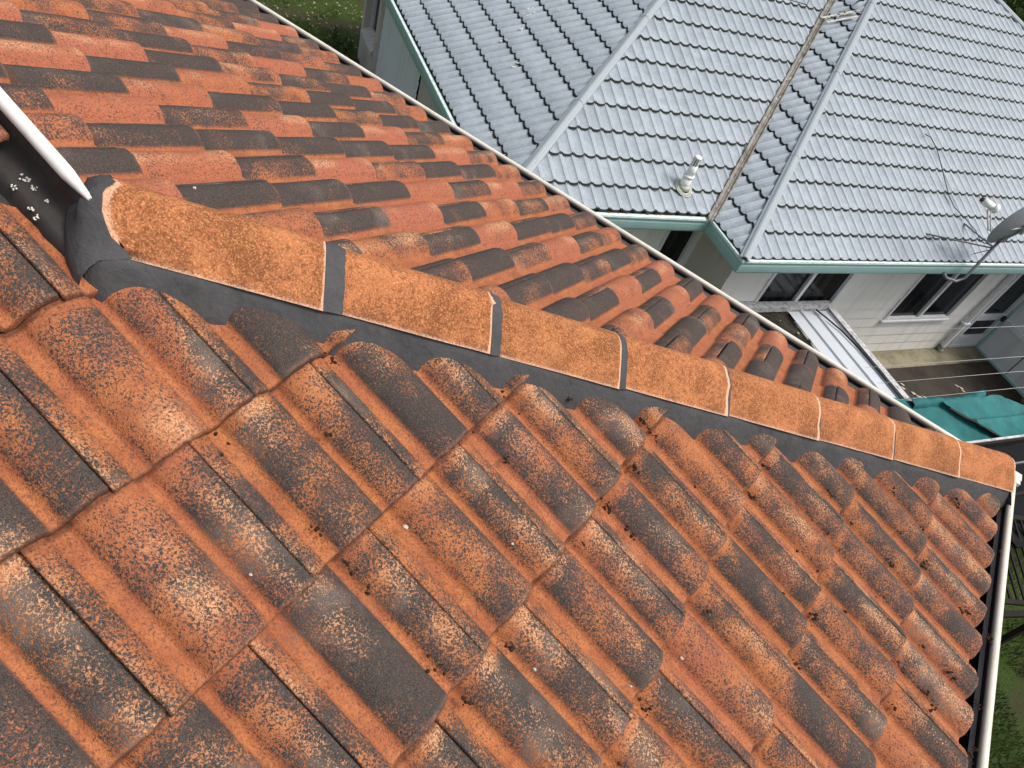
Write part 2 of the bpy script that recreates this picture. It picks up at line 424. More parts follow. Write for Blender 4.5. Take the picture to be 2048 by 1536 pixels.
def style_B(k, r, rg, kind):
    if kind == 'lap': return (rg.uniform(0.46, 0.74), rg.uniform(0.0, 0.35))
    return (rg.choice((0.34, 0.56, 0.74, 0.86, 0.92)), rg.uniform(0.0, 0.4))
def style_A(k, r, rg, kind):
    if kind == 'lap': return (rg.choice((0.60, 0.85, 1.1, 1.3)), rg.uniform(0.1, 0.5))
    q = rg.random() + (0.22 if r < 12 else 0.0)
    if q < 0.38: return (-0.15, rg.uniform(0.6, 1.0))
    if q < 0.82: return (rg.uniform(0.15, 0.45), rg.uniform(0.2, 0.6))
    return (1.3, 0.3)

def sharp_auto(me):
    me.attributes.new('sharp_face', 'BOOLEAN', 'FACE') if 'sharp_face' not in me.attributes else None

# front slope (eave along Y)
mb, c, e = tile_slope((0, -1, 0), (CT, 0, ST), -17 * W, -0.312, 0.0, GB, 9, -4.4, 0.45, 0, style_B, 'B')
# row k=-1 is the eave row; parity: row with bottom line index L=7-k has laps on rolls where r+L is odd
o = mb.build('roof_slope', house, 'near slope, big mottled tiles running down to the right', {'tile': c, 'edge': e},
             post=lambda me, og: bisect(me, og, [((0, 0, 0), (-1, 1, 0))], lambda p: p.x > 1.97 and p.y < 2.088))
# back slope (eave along X)
mb, c, e = tile_slope((1, 0, 0), (0, CT, ST), 0.080, -0.285, 0.004, GA, 8, -0.6, 7.2, 0, style_A, 'A')
o = mb.build('roof_slope', house, 'far slope of red, orange and charcoal tiles beyond the hip caps', {'tile': c, 'edge': e},
             post=lambda me, og: bisect(me, og, [((0, 0, 0), (1, -1, 0))], lambda p: p.y > 2.01 and p.x > 2.0))

# ---- hip caps
def HP(t, l, dz): return V3((t - l / math.sqrt(2), t + l / math.sqrt(2), t * TT + dz))
JT = [1.975, 1.697, 1.417, 1.143, 0.868, 0.580, 0.297, 0.008, -0.275]
def cap_section(s, drop=0.0):
    """half-section lists (l, dz) from B side bottom over the crest to A side bottom"""
    pts = [(0.110, 0.033), (0.102, 0.041), (0.089, 0.054), (0.074, 0.068), (0.058, 0.083), (0.043, 0.0965), (0.031, 0.106), (0.016, 0.1135), (0.0, 0.1165)]
    full = pts + [(-a, b) for a, b in reversed(pts[:-1])]
    return [(a * s, b * s + drop) for a, b in full]
for i in range(8):
    t1, t0 = JT[i], JT[i + 1]          # t1 uphill end, t0 downhill end
    mb = MB(); rows = []; col = []
    rg = random.Random(100 + i); lift = rg.uniform(-0.002, 0.002); yaw = rg.uniform(-0.003, 0.003); rv = rg.random()
    up_ext = 0.0 if i == 0 else 0.035
    ts = [t1 + up_ext, t1 + 0.0, t1 - 0.012, t1 - 0.07, (t1 + t0) / 2, t0 + 0.08, t0 + 0.03, t0 + 0.0105, t0 + 0.006, t0]
    L = t1 - t0
    for q, t in enumerate(ts):
        f = (t1 - t) / L
        s = 0.955 + 0.055 * f
        if q == len(ts) - 1: s -= 0.018
        if q == len(ts) - 2: s -= 0.003
        if i == 0 and q == 0: s -= 0.02
        row = []
        sec = cap_section(s)
        for j, (l, dz) in enumerate(sec):
            nz = 0.0016 * noise.noise(V3((t * 22, l * 22, i * 5.0)))
            en = 0.0055 * noise.noise(V3((l * 35, i * 9.0, 1.0))) if q in (0, len(ts) - 1, len(ts) - 2) else 0
            bl = 0.002 * noise.noise(V3((t * 40, i, 7))) if j in (0, len(sec) - 1) else 0
            row.append(HP(t + en, l + yaw * (f - 0.5) + bl, dz + lift + nz + bl))
            if i == 0 and q <= 1:
                uu = abs(l) / 0.108
                row[-1] = row[-1] + (HP(1, 0, 0) - HP(0, 0, 0)) * (0.010 + 0.014 * math.sin(math.pi * min(1, uu)) - 0.034 * uu ** 4 - (0.012 if q == 1 else 0))
            ed = 0.0
            if t - t0 < 0.009: ed = 0.85
            if i == 0 and q <= 1: ed = 0.75
            if i > 0 and t1 - t < 0.006: ed = 0.4
            if j in (0, len(sec) - 1): ed = max(ed, 0.75)
            if j in (1, len(sec) - 2): ed = max(ed, 0.36)
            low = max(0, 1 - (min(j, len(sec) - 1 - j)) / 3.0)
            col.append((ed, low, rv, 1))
        rows.append(row)
    mb.grid(rows, 'cap')
    # end thickness + underside
    inner = []
    for t, s in ((t0, 0.90),):
        r2 = [HP(t + 0.001, l, dz - 0.004) for l, dz in cap_section(s)]
        b = len(mb.v); n = len(r2); mb.v += r2; col += [(0.9, 0.3, rv, 1)] * n
        last = (len(rows) - 1) * n
        for j in range(n - 1):
            mb.f.append((last + j, last + j + 1, b + j + 1, b + j)); mb.m.append(0); mb.sm.append(False)
    lab = {0: 'topmost ochre hip cap beside the white metal edge', 7: 'lowest ochre hip cap above the gutter corner'}.get(i)
    mb.build('hip_cap', house, lab, {'tile': col})

# ---- dark grey flexible pointing along both sides of the caps, in the joints and round the top end
mb = MB()
def mort_row(t, side, s=1.0):
    w1 = 0.009 * noise.noise(V3((t * 6, side * 4.0, 0))); w2 = 0.006 * noise.noise(V3((t * 19, side * 3.0, 2)))
    sec = [(0.080, 0.044), (0.096, 0.035), (0.106, 0.027), (0.116, 0.012), (0.126, -0.006), (0.138, -0.026), (0.149, -0.050), (0.158, -0.085)]
    en = max(0.0, (t - 1.985) / 0.03)
    sec = [(l - 0.05 * en * en * q / 14, dz - 0.012 * en * q / 7) for q, (l, dz) in enumerate(sec)]
    return [HP(t, side * (l + (w1 + w2) * min(1, q / 3.0)), dz + w1 * 0.5 * min(1, q / 3.0)) for q, (l, dz) in enumerate(sec)]
for side in (1, -1):
    ts = [-0.262 + (2.008 + 0.262) * i / 174 for i in range(175)]
    rows = [mort_row(t, side) for t in ts]
    if side < 0: rows = [list(reversed(r)) for r in rows]
    mb.grid(rows, 'mortar')
# closing end at the corner, under the last cap
endsec = [HP(-0.262, l, dz) for l, dz in [(0.184, -0.085), (0.149, -0.002), (0.112, 0.029), (0.058, 0.075), (0, 0.105), (-0.058, 0.075), (-0.112, 0.029), (-0.149, -0.002), (-0.184, -0.085)]]
mb.quad(endsec, 'mortar')
# joints
JW = [0, 0.027, 0.016, 0.012, 0.0085, 0.006, 0.004, 0.003]
for i in range(1, 8):
    rows = []
    for q, dt in enumerate((0.004, -JW[i] * 0.35, -JW[i] * 0.9, -JW[i])):
        sc = (1.005, 0.992, 0.978, 0.955)[q]
        rows.append([HP(JT[i] + dt + (0.0035 * noise.noise(V3((j * 0.9, i * 3.0, q)))  if q > 0 else 0), l * sc, dz * sc) for j, (l, dz) in enumerate(cap_section(1.0))])
    mb.grid(rows, 'mortar')
# top end skirt
rows = []
for q, (dt, sc, drop) in enumerate(((-0.006, 0.948, 0.0), (0.006, 0.985, -0.004), (0.022, 1.06, -0.018), (0.038, 1.16, -0.036), (0.050, 1.26, -0.060), (0.058, 1.32, -0.100), (0.060, 1.34, -0.15))):
    row = []
    for j, (l, dz) in enumerate(cap_section(1.0)):
        u = abs(l) / 0.110
        row.append(HP(1.984 + (0.012 * math.sin(math.pi * min(1, u)) if q < 3 else 0) + dt * (1.0 - 0.30 * u * u) - (0.028 * u ** 4 if q < 2 else 0.010 * u ** 4) + 0.004 * noise.noise(V3((j * 0.7, q, 4))), l * sc, dz * (1 - 0.04 * q) + drop * (1 - 0.3 * u)))
    rows.append(row)
mb.grid([list(r) for r in reversed(rows)], 'mortar')
mb.build('hip_pointing', house, 'smooth dark grey pointing under the hip caps')

# ---- metal edge at the top of the hip: black tray with a white rolled bead
BN = V3((-ST, 0, CT))
def BP(x, y, h): return V3((x, y, x * TT)) + BN * h
tray = MB(); rows = []
X0, X1 = 1.925, 3.1
n = 60
for i in range(n + 1):
    x = X0 + (X1 - X0) * i / n
    tap = min(1.0, max(0.0, (x - 1.93) / 0.10))
    jy = 0.004 * noise.noise(V3((x * 30, 1, 1)))
    rows.append([BP(x, 2.100 + jy, -0.020), BP(x, 2.094 + jy, 0.008), BP(x, 2.080, 0.014), BP(x, 2.060, 0.016), BP(x, 2.046, 0.018 + 0.004 * tap), BP(x, 2.041, 0.040 + 0.02 * tap), BP(x, 2.036, 0.055 + 0.033 * tap), BP(x, 2.022, 0.055 + 0.033 * tap), BP(x, 2.012, 0.03), BP(x, 2.0, -0.12)])
tray.grid([list(reversed(r)) for r in rows], 'black')
tray.build('flashing_tray', house, 'black tray between the tiles and the white bead')
bead = MB()
pts = []; rads = []
for i in range(26):
    x = 2.006 + (X1 - 2.006) * (i / 25.0) ** 1.6
    d = x - 2.006
    r = 0.0135 * min(1.0, (0.28 + 0.72 * (d / 0.06)) ** 0.8) if d < 0.06 else 0.0135
    pts.append(BP(x, 2.029, 0.092 + 0.0 * d)); rads.append(max(0.003, r))
bead.tube(pts, rads, 'white', 14)
bead.build('flashing_bead', house, 'white rounded metal bead tapering to a blunt tip')
# lichen rosettes growing on the black tray (few countable tufts, one part each is too small: one patch part each)
for (x, y, s) in ((2.126, 2.062, 0.9), (2.103, 2.060, 0.5), (2.072, 2.058, 0.35), (2.115, 2.089, 0.55), (2.066, 2.092, 0.5), (2.05, 2.095, 0.6)):
    lm = MB(); rg = random.Random(int(x * 1000 + y * 333))
    for q in range(13):
        a = rg.uniform(0, 6.28); r = 0.010 * s * rg.random() ** 0.5
        p = BP(x + r * math.cos(a) * 1.1, y + r * math.sin(a), 0.018)
        blob(lm, p, (0.0019 * s + 0.0007,) * 3, 'lichen', q, 1, 0.8)
    lm.build('lichen_patch', house)
# corner of the tile lapping over the tray from above
ut = MB(); rows = []; col = []; edg = []
for i in range(14):
    x = 2.186 + 0.5 * (i / 13.0) ** 1.7
    row = []
    for j in range(7):
        y = 2.047 + 0.05 * j / 6
        jx = 0.006 * noise.noise(V3((j * 0.9, 5, 5))) if i == 0 else 0
        row.append(BP(x + jx, y, 0.060 + 0.004 * math.sin(j)))
        col.append((0.5, 0.25, 0.5, 0.3)); edg.append((0.5 if i < 2 else 0, 0, 0, 1))
    rows.append(row)
rows.insert(0, [p - BN * 0.016 for p in rows[0]]); col = col[:7] + col; edg = edg[:7] + edg
ut.grid([list(reversed(r)) for r in rows], 'tile')
ut.build('upper_tile', house, 'chipped tile corner lapping over the black tray', {'tile': col, 'edge': edg})

# ---- gutters
LIP = -0.385; LZ = -0.115
def gutter_profile():
    # (outward distance from the roof corner line, z); outward is -X or -Y ; tile ends at about -0.29
    return [(-0.235, LZ + 0.02), (-0.235, LZ - 0.10), (-0.355, LZ - 0.10), (-0.362, LZ - 0.085), (-0.362, LZ - 0.006)]
def gutter(axis, far):
    mb = MB()
    def P(d, z, u): return V3((d, u, z)) if axis == 'Y' else V3((u, d, z))
    def seg(prof_, mat):
        rows = []
        for end in (0, 1):
            rows.append([P(d, z, far if end else d) for d, z in prof_])
        if axis == 'Y': rows = [list(reversed(r)) for r in rows]
        mb.grid(rows, mat, smooth=False)
    seg(gutter_profile(), 'gutter_in')
    seg([(-0.3595, LZ - 0.035), (-0.350, LZ - 0.033), (-0.348, LZ - 0.028), (-0.3595, LZ - 0.020)], 'gutter_step')
    # outer skin
    seg([(-0.366, LZ - 0.004), (-0.366, LZ - 0.075), (-0.358, LZ - 0.104), (-0.232, LZ - 0.104)], 'cream')
    r = 0.0135
    c0 = P(-0.374, LZ + 0.004, -0.374 + (0.012 if axis == 'X' else 0.012)); c1 = P(-0.374, LZ + 0.004, far)
    nn_ = 24
    mb.tube([c0.lerp(c1, i / nn_) + V3((0, 0, 0.0014 * noise.noise(V3((i * 0.7, 0, 1 if axis == 'Y' else 2))))) for i in range(nn_ + 1)], r, 'cream', 12)
    return mb
g1 = gutter('Y', 4.2).build('gutter', house, 'cream gutter along the near slope, down the right edge')
g2 = gutter('X', 7.6).build('gutter', house, 'cream gutter along the far slope')
# corner bracket
mb = MB()
mb.cbox((-0.376, -0.376, LZ + 0.006), (0.050, 0, 0), (0, 0.046, 0), (0, 0, 0.026), 'cream')
mb.cbox((-0.379, -0.340, LZ + 0.010), (0.036, 0.006, 0), (-0.002, 0.036, 0), (0, 0, 0.016), 'cream')
mb.cbox((-0.345, -0.381, LZ + 0.010), (0.040, 0, 0), (0, 0.032, 0), (0, 0, 0.014), 'cream')
mb.build('gutter_corner', g1, 'folded white corner piece joining the two gutters')
# fascia, soffit and walls
mb = MB()
mb.box((-0.232, -0.232, -0.26), (0.02, 0, 0), (0, 4.4, 0), (0, 0, 0.13), 'cream')
mb.box((-0.21, -0.232, -0.26), (7.8, 0, 0), (0, 0.02, 0), (0, 0, 0.13), 'cream')
mb.box((-0.21, -0.21, -0.255), (7.8, 0, 0), (0, 0.6, 0), (0, 0, 0.012), 'cream')
mb.box((-0.21, 0.39, -0.255), (0.6, 0, 0), (0, 3.8, 0), (0, 0, 0.012), 'cream')
mb.build('fascia', house)
mb = MB()
mb.box((0.3, 0.3, GROUND), (7.4, 0, 0), (0, 4.0, 0), (0, 0, -0.26 - GROUND), 'board')
mb.build('wall', house)

# ================================================================= NEIGHBOUR: METAL TILED HOUSE
E1 = V3((-0.59717736, -0.80210922, 0)); NN = V3((-0.80210922, 0.59717736, 0)); ZZ = V3((0, 0, 1))
O0 = V3((1.37236, -5.17451, 0))
def NB(u, w, z=0.0): return O0 + E1 * u + NN * w + ZZ * z
TA = 0.4402; AL = math.atan(TA); SST = 0.7858; L1 = 2.8806; EZ = -2.45; G2 = 0.37498
nh = empty('weatherboard_house', NB(3, -3, GROUND), 'pale weatherboard neighbouring house under a silver grey pressed metal tile roof with teal gutters', 'house')
MP = 0.16
def mprof(x):
    x = (x % MP) / MP
    # wide rounded trough, then two narrow ribs with a groove between them
    if x < 0.74: return 0.42 * (abs(x / 0.74 - 0.5) * 2) ** 2.6
    if x < 0.86: return 0.42 + 0.58 * math.sin(math.pi * (x - 0.74) / 0.12) ** 0.7
    if x < 0.90: return 0.40
    return 0.42 + 0.40 * math.sin(math.pi * (x - 0.90) / 0.10) ** 0.7
MH = 0.024
def metal_slope(origin, along, inward, amin, amax, depth, planes, label, eave=0.05):
    """origin on the eave at gutter-lip height; inward horizontal unit; along = horizontal unit"""
    up = (inward * math.cos(AL) + ZZ * math.sin(AL)); N = along.cross(up)
    if N.z < 0: N = -N
    flip = along.cross(up).z < 0
    nc = int(depth / math.cos(AL) / G2) + 1
    na = int((amax - amin) / MP * 16)
    mb = MB(); col = []
    stepd = 0.025
    for k in range(-1, nc):
        vb = (eave if k < 0 else 0.033 + (k + 1) * G2); vt = 0.033 + (k + 2) * G2 if k >= 0 else 0.033 + G2
        ln = vt - vb
        rows = []
        for q, (dv, dh, dirt_shade) in enumerate(((-0.012, -stepd, 1.0), (0.0005, -0.004, 0.9), (0.010, 0.0, 0.15), (ln * 0.5, 0.0, 0.0), (ln - 0.050, 0.0, 0.1), (ln - 0.011, 0.0, 0.8), (ln - 0.002, 0.0, 1.0))):  # last value: grime plus a shadow band painted along each course step
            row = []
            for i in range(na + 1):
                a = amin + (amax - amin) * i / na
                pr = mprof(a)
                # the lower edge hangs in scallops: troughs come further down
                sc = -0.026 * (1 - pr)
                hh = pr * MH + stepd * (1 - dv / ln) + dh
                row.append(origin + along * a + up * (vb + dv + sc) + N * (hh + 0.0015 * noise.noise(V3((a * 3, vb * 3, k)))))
                col.append((pr, dirt_shade, 0, 1))
            rows.append(row)
        if not flip: rows = [list(reversed(r)) for r in rows]; 
        if not flip:
            nn_ = na + 1; blk = col[-nn_ * len(rows):]; del col[-nn_ * len(rows):]
            for r_ in range(len(rows)): col += list(reversed(blk[r_ * nn_:(r_ + 1) * nn_]))
        b0 = len(mb.f)
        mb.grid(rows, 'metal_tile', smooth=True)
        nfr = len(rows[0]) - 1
        kd = mb.mi('dirt_shade_edge')
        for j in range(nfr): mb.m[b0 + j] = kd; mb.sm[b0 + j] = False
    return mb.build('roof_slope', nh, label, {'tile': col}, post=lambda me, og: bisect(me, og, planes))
IN = -NN
# plan coordinates (u,w)
def PL(u, w, du, dw):  # plane through plan point keeping side (du,dw)
    return (NB(u, w, 0), E1 * du + NN * dw)
UE = 12.43
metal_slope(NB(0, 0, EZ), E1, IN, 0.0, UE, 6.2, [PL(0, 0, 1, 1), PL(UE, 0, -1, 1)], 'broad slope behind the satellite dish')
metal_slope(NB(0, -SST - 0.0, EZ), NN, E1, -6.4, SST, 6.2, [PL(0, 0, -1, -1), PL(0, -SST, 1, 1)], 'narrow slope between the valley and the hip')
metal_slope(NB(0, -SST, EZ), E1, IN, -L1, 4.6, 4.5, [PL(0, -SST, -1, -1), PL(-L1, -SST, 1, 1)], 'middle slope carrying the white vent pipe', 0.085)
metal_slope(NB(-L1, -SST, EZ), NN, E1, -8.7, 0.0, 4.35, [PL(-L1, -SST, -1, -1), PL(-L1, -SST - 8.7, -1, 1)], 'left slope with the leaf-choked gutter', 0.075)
# rear closing slopes (plain), so that the house is not hollow from another side
mb = MB()
apx = NB(6.215, -6.215, EZ + 6.215 * TA)
mb.quad([NB(UE, 0, EZ), NB(UE, -12, EZ), NB(UE - 6.2, -6.2, EZ + 6.2 * TA)], 'metal_tile')
mb.quad([NB(-L1, -SST - 8.7, EZ), NB(UE, -12, EZ), NB(UE - 6.2, -6.2, EZ + 6.2 * TA), NB(-L1 + 4.35, -SST - 4.35, EZ + 4.35 * TA)][::-1], 'metal_tile')
mb.build('rear_roof', nh, attrs={'tile': [(0, 0, 0, 1)] * len(mb.v)})

def ridge(u0, w0, du, dw, length, lift=0.046, name='hip_capping', label=None, seglen=1.9):
    mb = MB(); d = (E1 * du + NN * dw); horiz = d.normalized(); side = horiz.cross(ZZ).normalized()
    slope = TA / math.sqrt(2)
    n = int(length / seglen) + 1
    for k in range(n):
        s0, s1 = k * seglen, min((k + 1) * seglen + 0.03, length)
        rows = []
        for s in (s0, s0 + 0.002, s1):
            lf = lift + (0.006 if s < s1 else 0.0)
            c = NB(u0, w0, EZ) + horiz * s + ZZ * (s * slope + lf)
            row = []
            for (x, z) in ((-0.068, -0.045), (-0.062, -0.016), (-0.036, -0.004), (-0.030, 0.006), (-0.016, 0.014), (0.0, 0.017), (0.016, 0.014), (0.030, 0.006), (0.036, -0.004), (0.062, -0.016), (0.068, -0.045)):
                row.append(c + side * x + ZZ * (z - (0.012 if s == s0 else 0)))
            rows.append(row)
        mb.grid([list(reversed(r)) for r in rows], 'cap_metal', smooth=False)
    return mb.build(name, nh, label)
ridge(0, 0, 1, -1, 8.7, label='grey metal capping on the hip right of the valley')
ridge(-L1, -SST, 1, -1, 6.1, label='grey metal capping on the left hip')
ridge(UE, 0, -1, -1, 8.7, label='grey metal capping on the far right hip')
# valley
mb = MB(); hd = (E1 - NN).normalized(); sd_ = hd.cross(ZZ).normalized(); rows = []
for i in range(60):
    s = -0.06 + 7.2 * i / 59.0; c = NB(0, -SST, EZ) + hd * s + ZZ * (s * TA / math.sqrt(2) + 0.058)
    rows.append([c + sd_ * x + ZZ * z for x, z in ((-0.055, 0.004), (-0.046, 0.014), (-0.038, 0.012), (-0.026, -0.012), (-0.005, -0.016), (0.0, -0.004), (0.005, -0.016), (0.026, -0.012), (0.038, 0.012), (0.046, 0.014), (0.055, 0.004))])
mb.grid([list(reversed(r)) for r in rows], 'valley', smooth=False)
vly = mb.build('valley_gutter', nh, 'dirty open metal valley between the two slopes')

# gutters: profile (outward, z) relative to the lip line
GP_out = [(0.0, 0.0), (0.004, -0.010), (0.0, -0.022), (-0.006, -0.030), (-0.006, -0.060), (0.0, -0.072), (-0.004, -0.120), (-0.012, -0.168), (-0.024, -0.195), (-0.12, -0.20)]
def ngutter(P0, P1, out, m0, m1, label):
    """P0->P1 lip line; m0/m1 mitre: how far along the axis the profile shifts per metre of inward offset"""
    mb = MB(); ax = (P1 - P0).normalized()
    def seg(pr, mat, sm=False):
        rows = []
        for P, mm in ((P0, m0), (P1, m1)):
            rows.append([P + out * d + ax * (-d * mm) + ZZ * z for d, z in pr])
        f = ax.cross(out).z > 0
        mb.grid(rows if f else [list(reversed(r)) for r in rows], mat, smooth=sm)
    seg([(-0.12, 0.03), (-0.12, -0.10), (-0.02, -0.10), (-0.014, -0.01)], 'gutter_in')
    seg([(-0.040, -0.004), (-0.040, 0.012), (-0.012, 0.018), (0.010, 0.012), (0.014, -0.010), (0.010, -0.020), (0.001, -0.022)], 'teal_lip')
    seg(GP_out, 'teal')
    seg([(-0.12, 0.0), (-0.125, -0.24), (-0.14, -0.24)], 'teal')
    seg([(-0.14, -0.22), (-0.47, -0.22)], 'frame')
    return mb.build('gutter', nh, label)
ngutter(NB(0, 0, EZ), NB(UE, 0, EZ), NN, 1, -1, 'teal gutter above the paired windows')
ngutter(NB(0, -SST, EZ), NB(0, 0, EZ), -E1, -1, -1, 'short teal gutter on the return')
ngutter(NB(-L1, -SST, EZ), NB(0, -SST, EZ), NN, 1, 1, 'teal gutter holding rusty leaf litter')
ngutter(NB(-L1, -SST - 8.7, EZ), NB(-L1, -SST, EZ), -E1, 1, -1, 'teal gutter lined with black rotted leaves on the left slope')
# rotted leaves in the two gutters
def litter(P0, P1, inward, label, mat, n):
    mb = MB()
    for i in range(n):
        f = random.random(); c = P0.lerp(P1, f) + inward * random.uniform(0.04, 0.13) + ZZ * random.uniform(-0.03, 0.015)
        blob(mb, c, (random.uniform(0.010, 0.035), random.uniform(0.010, 0.035), random.uniform(0.006, 0.022)), mat, i, 1, 1.0, 0.9)
    o = mb.build('leaf_sludge', None); return tag(o, label, 'leaf litter', kind='stuff')
litter(NB(-L1, -SST, EZ), NB(0, -SST, EZ), -NN, 'brown rotted leaves lying in the teal gutter of the neighbour', 'bark', 420)
litter(NB(-L1, -SST - 6, EZ), NB(-L1, -SST, EZ), E1, 'black rotted leaves filling the gutter on the left side of the neighbour', 'dirt_shade_edge', 420)

# ---- walls: boards as real steps
BZ0, BZ1 = -4.70, EZ - 0.215
def board_wall(P0, P1, out, z0, z1, mat, label, holes=(), pitch=0.20, lapd=0.012):
    """boards between plan points P0->P1 (on the wall face), holes in (distance, distance, z, z)"""
    mb = MB(); ax = (P1 - P0); L = ax.length; ax.normalize()
    z = z0
    while z < z1 - 1e-4:
        zt = min(z + pitch, z1)
        cuts = {0.0, L}
        for h in holes:
            if h[2] < zt and h[3] > z: cuts |= {h[0], h[1]}
        cs = sorted(cuts); zs = [z, zt]
        for h in holes:
            for hz in (h[2], h[3]):
                if z < hz < zt: zs.append(hz)
        zs = sorted(set(zs))
        for a, b in zip(cs[:-1], cs[1:]):
            for za, zb in zip(zs[:-1], zs[1:]):
                if any(h[0] - 1e-4 <= a and b <= h[1] + 1e-4 and h[2] - 1e-4 <= za and zb <= h[3] + 1e-4 for h in holes): continue
                oa = lapd * (1 - (za - z) / pitch); ob = lapd * (1 - (zb - z) / pitch)
                pa, pb = P0 + ax * a, P0 + ax * b
                q = [pa + out * oa + ZZ * za, pb + out * oa + ZZ * za, pb + out * ob + ZZ * zb, pa + out * ob + ZZ * zb]
                if ax.cross(ZZ).dot(out) < 0: q = q[::-1]
                mb.quad(q, mat)
                if za == z:
                    q = [pa + ZZ * za, pb + ZZ * za, pb + out * oa + ZZ * za, pa + out * oa + ZZ * za]
                    if ax.cross(ZZ).dot(out) < 0: q = q[::-1]
                    mb.quad(q, mat)
        z = zt
    return mb.build('wall', nh, label)

def window(P0, out, ax, a0, a1, z0, z1, mull=(), name='window', label=None, sill=True, rails=(), fw=0.045):
    """window or door: frame part with pane sub-part; P0 wall origin, a along ax"""
    mb = MB()
    def bar(aa, ab, za, zb, d0=-0.05, d1=0.028): mb.box(P0 + ax * aa + ZZ * za + out * d0, ax * (ab - aa), ZZ * (zb - za), out * (d1 - d0), 'frame')
    bar(a0, a0 + fw, z0, z1); bar(a1 - fw, a1, z0, z1); bar(a0 + fw, a1 - fw, z0, z0 + fw, d1=0.032); bar(a0 + fw, a1 - fw, z1 - fw, z1, d1=0.032)
    for mcen in mull: bar(mcen - 0.03, mcen + 0.03, z0 + fw, z1 - fw, d1=0.024)
    for rz, rh in rails: bar(a0 + fw, a1 - fw, rz - rh / 2, rz + rh / 2, d1=0.022)
    if sill: bar(a0 - 0.04, a1 + 0.02, z0 - 0.03, z0 - 0.001, d1=0.055)
    o = mb.build(name, nh, label)
    g = MB(); g.box(P0 + ax * (a0 + 0.01) + ZZ * (z0 + 0.01) + out * -0.035, ax * (a1 - a0 - 0.02), ZZ * (z1 - z0 - 0.02), out * 0.01, 'glass')
    g.build('pane', o)
    return o
WS = -0.45
# right wall (facing the camera)
P0 = NB(0.45, WS, 0)
def ua(u): return u - 0.45
holes = [(ua(1.17), ua(2.70), -4.0, -2.745), (ua(4.13), ua(5.70), -3.95, -2.745), (ua(6.47), ua(7.28), -4.70, -2.745)]
board_wall(P0, NB(7.30, WS, 0), NN, BZ0, BZ1, 'board', 'cream weatherboard wall with the paired windows', holes)
window(P0, NN, E1, ua(1.17), ua(2.70), -4.0, -2.75, (ua(1.93),), label='two-light window above the lean-to')
window(P0, NN, E1, ua(4.13), ua(5.70), -3.95, -2.75, (ua(4.93),), label='two-light window with a white sill')
door = window(P0, NN, E1, ua(6.47), ua(7.28), -4.70, -2.75, (), 'door', 'white glazed door beside the downpipe', False, ((-4.55, 0.24), (-3.98, 0.12)), 0.07)
mb = MB(); mb.cbox(NB(7.20, WS + 0.06, -3.98), E1 * 0.05, NN * 0.05, ZZ * 0.10, 'cable'); mb.cbox(NB(7.16, WS + 0.07, -3.95), E1 * 0.12, NN * 0.02, ZZ * 0.02, 'cable'); mb.build('handle', door)
# downpipe
mb = MB()
mb.tube([NB(6.22, -0.06, EZ - 0.12), NB(6.22, -0.10, EZ - 0.20), NB(6.22, -0.34, EZ - 0.34), NB(6.22, WS + 0.065, EZ - 0.44), NB(6.22, WS + 0.065, -4.62), NB(6.22, WS + 0.10, -4.70)], 0.045, 'frame', 12)
mb.tube([NB(6.22, WS + 0.065, -4.60), NB(6.22, WS + 0.065, -4.70)], 0.054, 'valley', 12)
dp = mb.build('downpipe', nh, 'white round downpipe beside the door')
mb = MB(); mb.box(NB(6.14, WS + 0.012, -4.05), E1 * 0.16, NN * 0.105, ZZ * 0.03, 'frame'); mb.build('bracket', dp)
# return wall (facing left), inner wall, left wall
mb = MB(); 
mb.box(NB(0.45, WS, BZ0), E1 * 0.02, -NN * (SST), ZZ * (BZ1 - BZ0), 'render')
mb.build('wall', nh, 'plain beige return wall')
P1 = NB(-L1 + 0.45, -SST + WS, 0)
def ub(u): return u - (-L1 + 0.45)
board_wall(P1, NB(0.449, -SST + WS, 0), NN, BZ0, BZ1, 'board', 'recessed wall with the sliding door', [(ub(-1.9), ub(-0.86), -4.70, -2.745), (ub(-0.16), ub(0.36), -4.70, -2.745)])
window(P1, NN, E1, ub(-0.16), ub(0.36), -4.70, -2.75, (), 'door', 'dark glazed door in the recess', False, (), 0.05)
window(P1, NN, E1, ub(-1.9), ub(-0.86), -4.70, -2.75, (ub(-1.4),), 'door', 'dark glazed door at the left of the recess', False, (), 0.05)
P2 = NB(-L1 + 0.45, -SST - 8.17, 0)
def uc(w): return w + 8.17      # w measured from the hip corner
board_wall(NB(-L1 + 0.45, -SST - 6.95, 0), NB(-L1 + 0.45, -SST - 4.50, 0), -E1, BZ0 - 0.05, BZ1, 'board_grey', 'pale blue weatherboards on the left side')
mb = MB()
mb.box(NB(-L1 + 0.47, -SST - 4.498, BZ0), E1 * 0.02, NN * 4.05, ZZ * (BZ1 - BZ0), 'render')
mb.build('wall', nh, 'beige wall beyond the blue weatherboards')
# rendered corner with a window and a sloping brick sill
mb = MB(); zb = BZ0 - 0.06
a, b = -L1 + 0.38, 0.30
mb.box(NB(a, -SST - 8.17, zb), E1 * b, NN * 1.22, ZZ * (-4.20 - zb), 'render')
mb.build('wall', nh, 'beige rendered corner pier below the window')
mb = MB(); mb.box(NB(a, -SST - 8.17, -4.199), E1 * b, NN * 0.16, ZZ * (BZ1 + 4.199), 'render'); mb.build('wall', nh)
mb = MB(); mb.box(NB(a, -SST - 7.10, -4.199), E1 * b, NN * 0.15, ZZ * (BZ1 + 4.199), 'render'); mb.build('wall', nh)
mb = MB()
P = NB(a, 0, 0)
for k in range(7):
    w0 = -SST - 8.0 + 0.128 * k
    mb.box(NB(a - 0.05, w0, -4.23), E1 * 0.20 + ZZ * 0.10, NN * 0.118, ZZ * 0.07, 'render')
mb.build('brick_sill', nh)
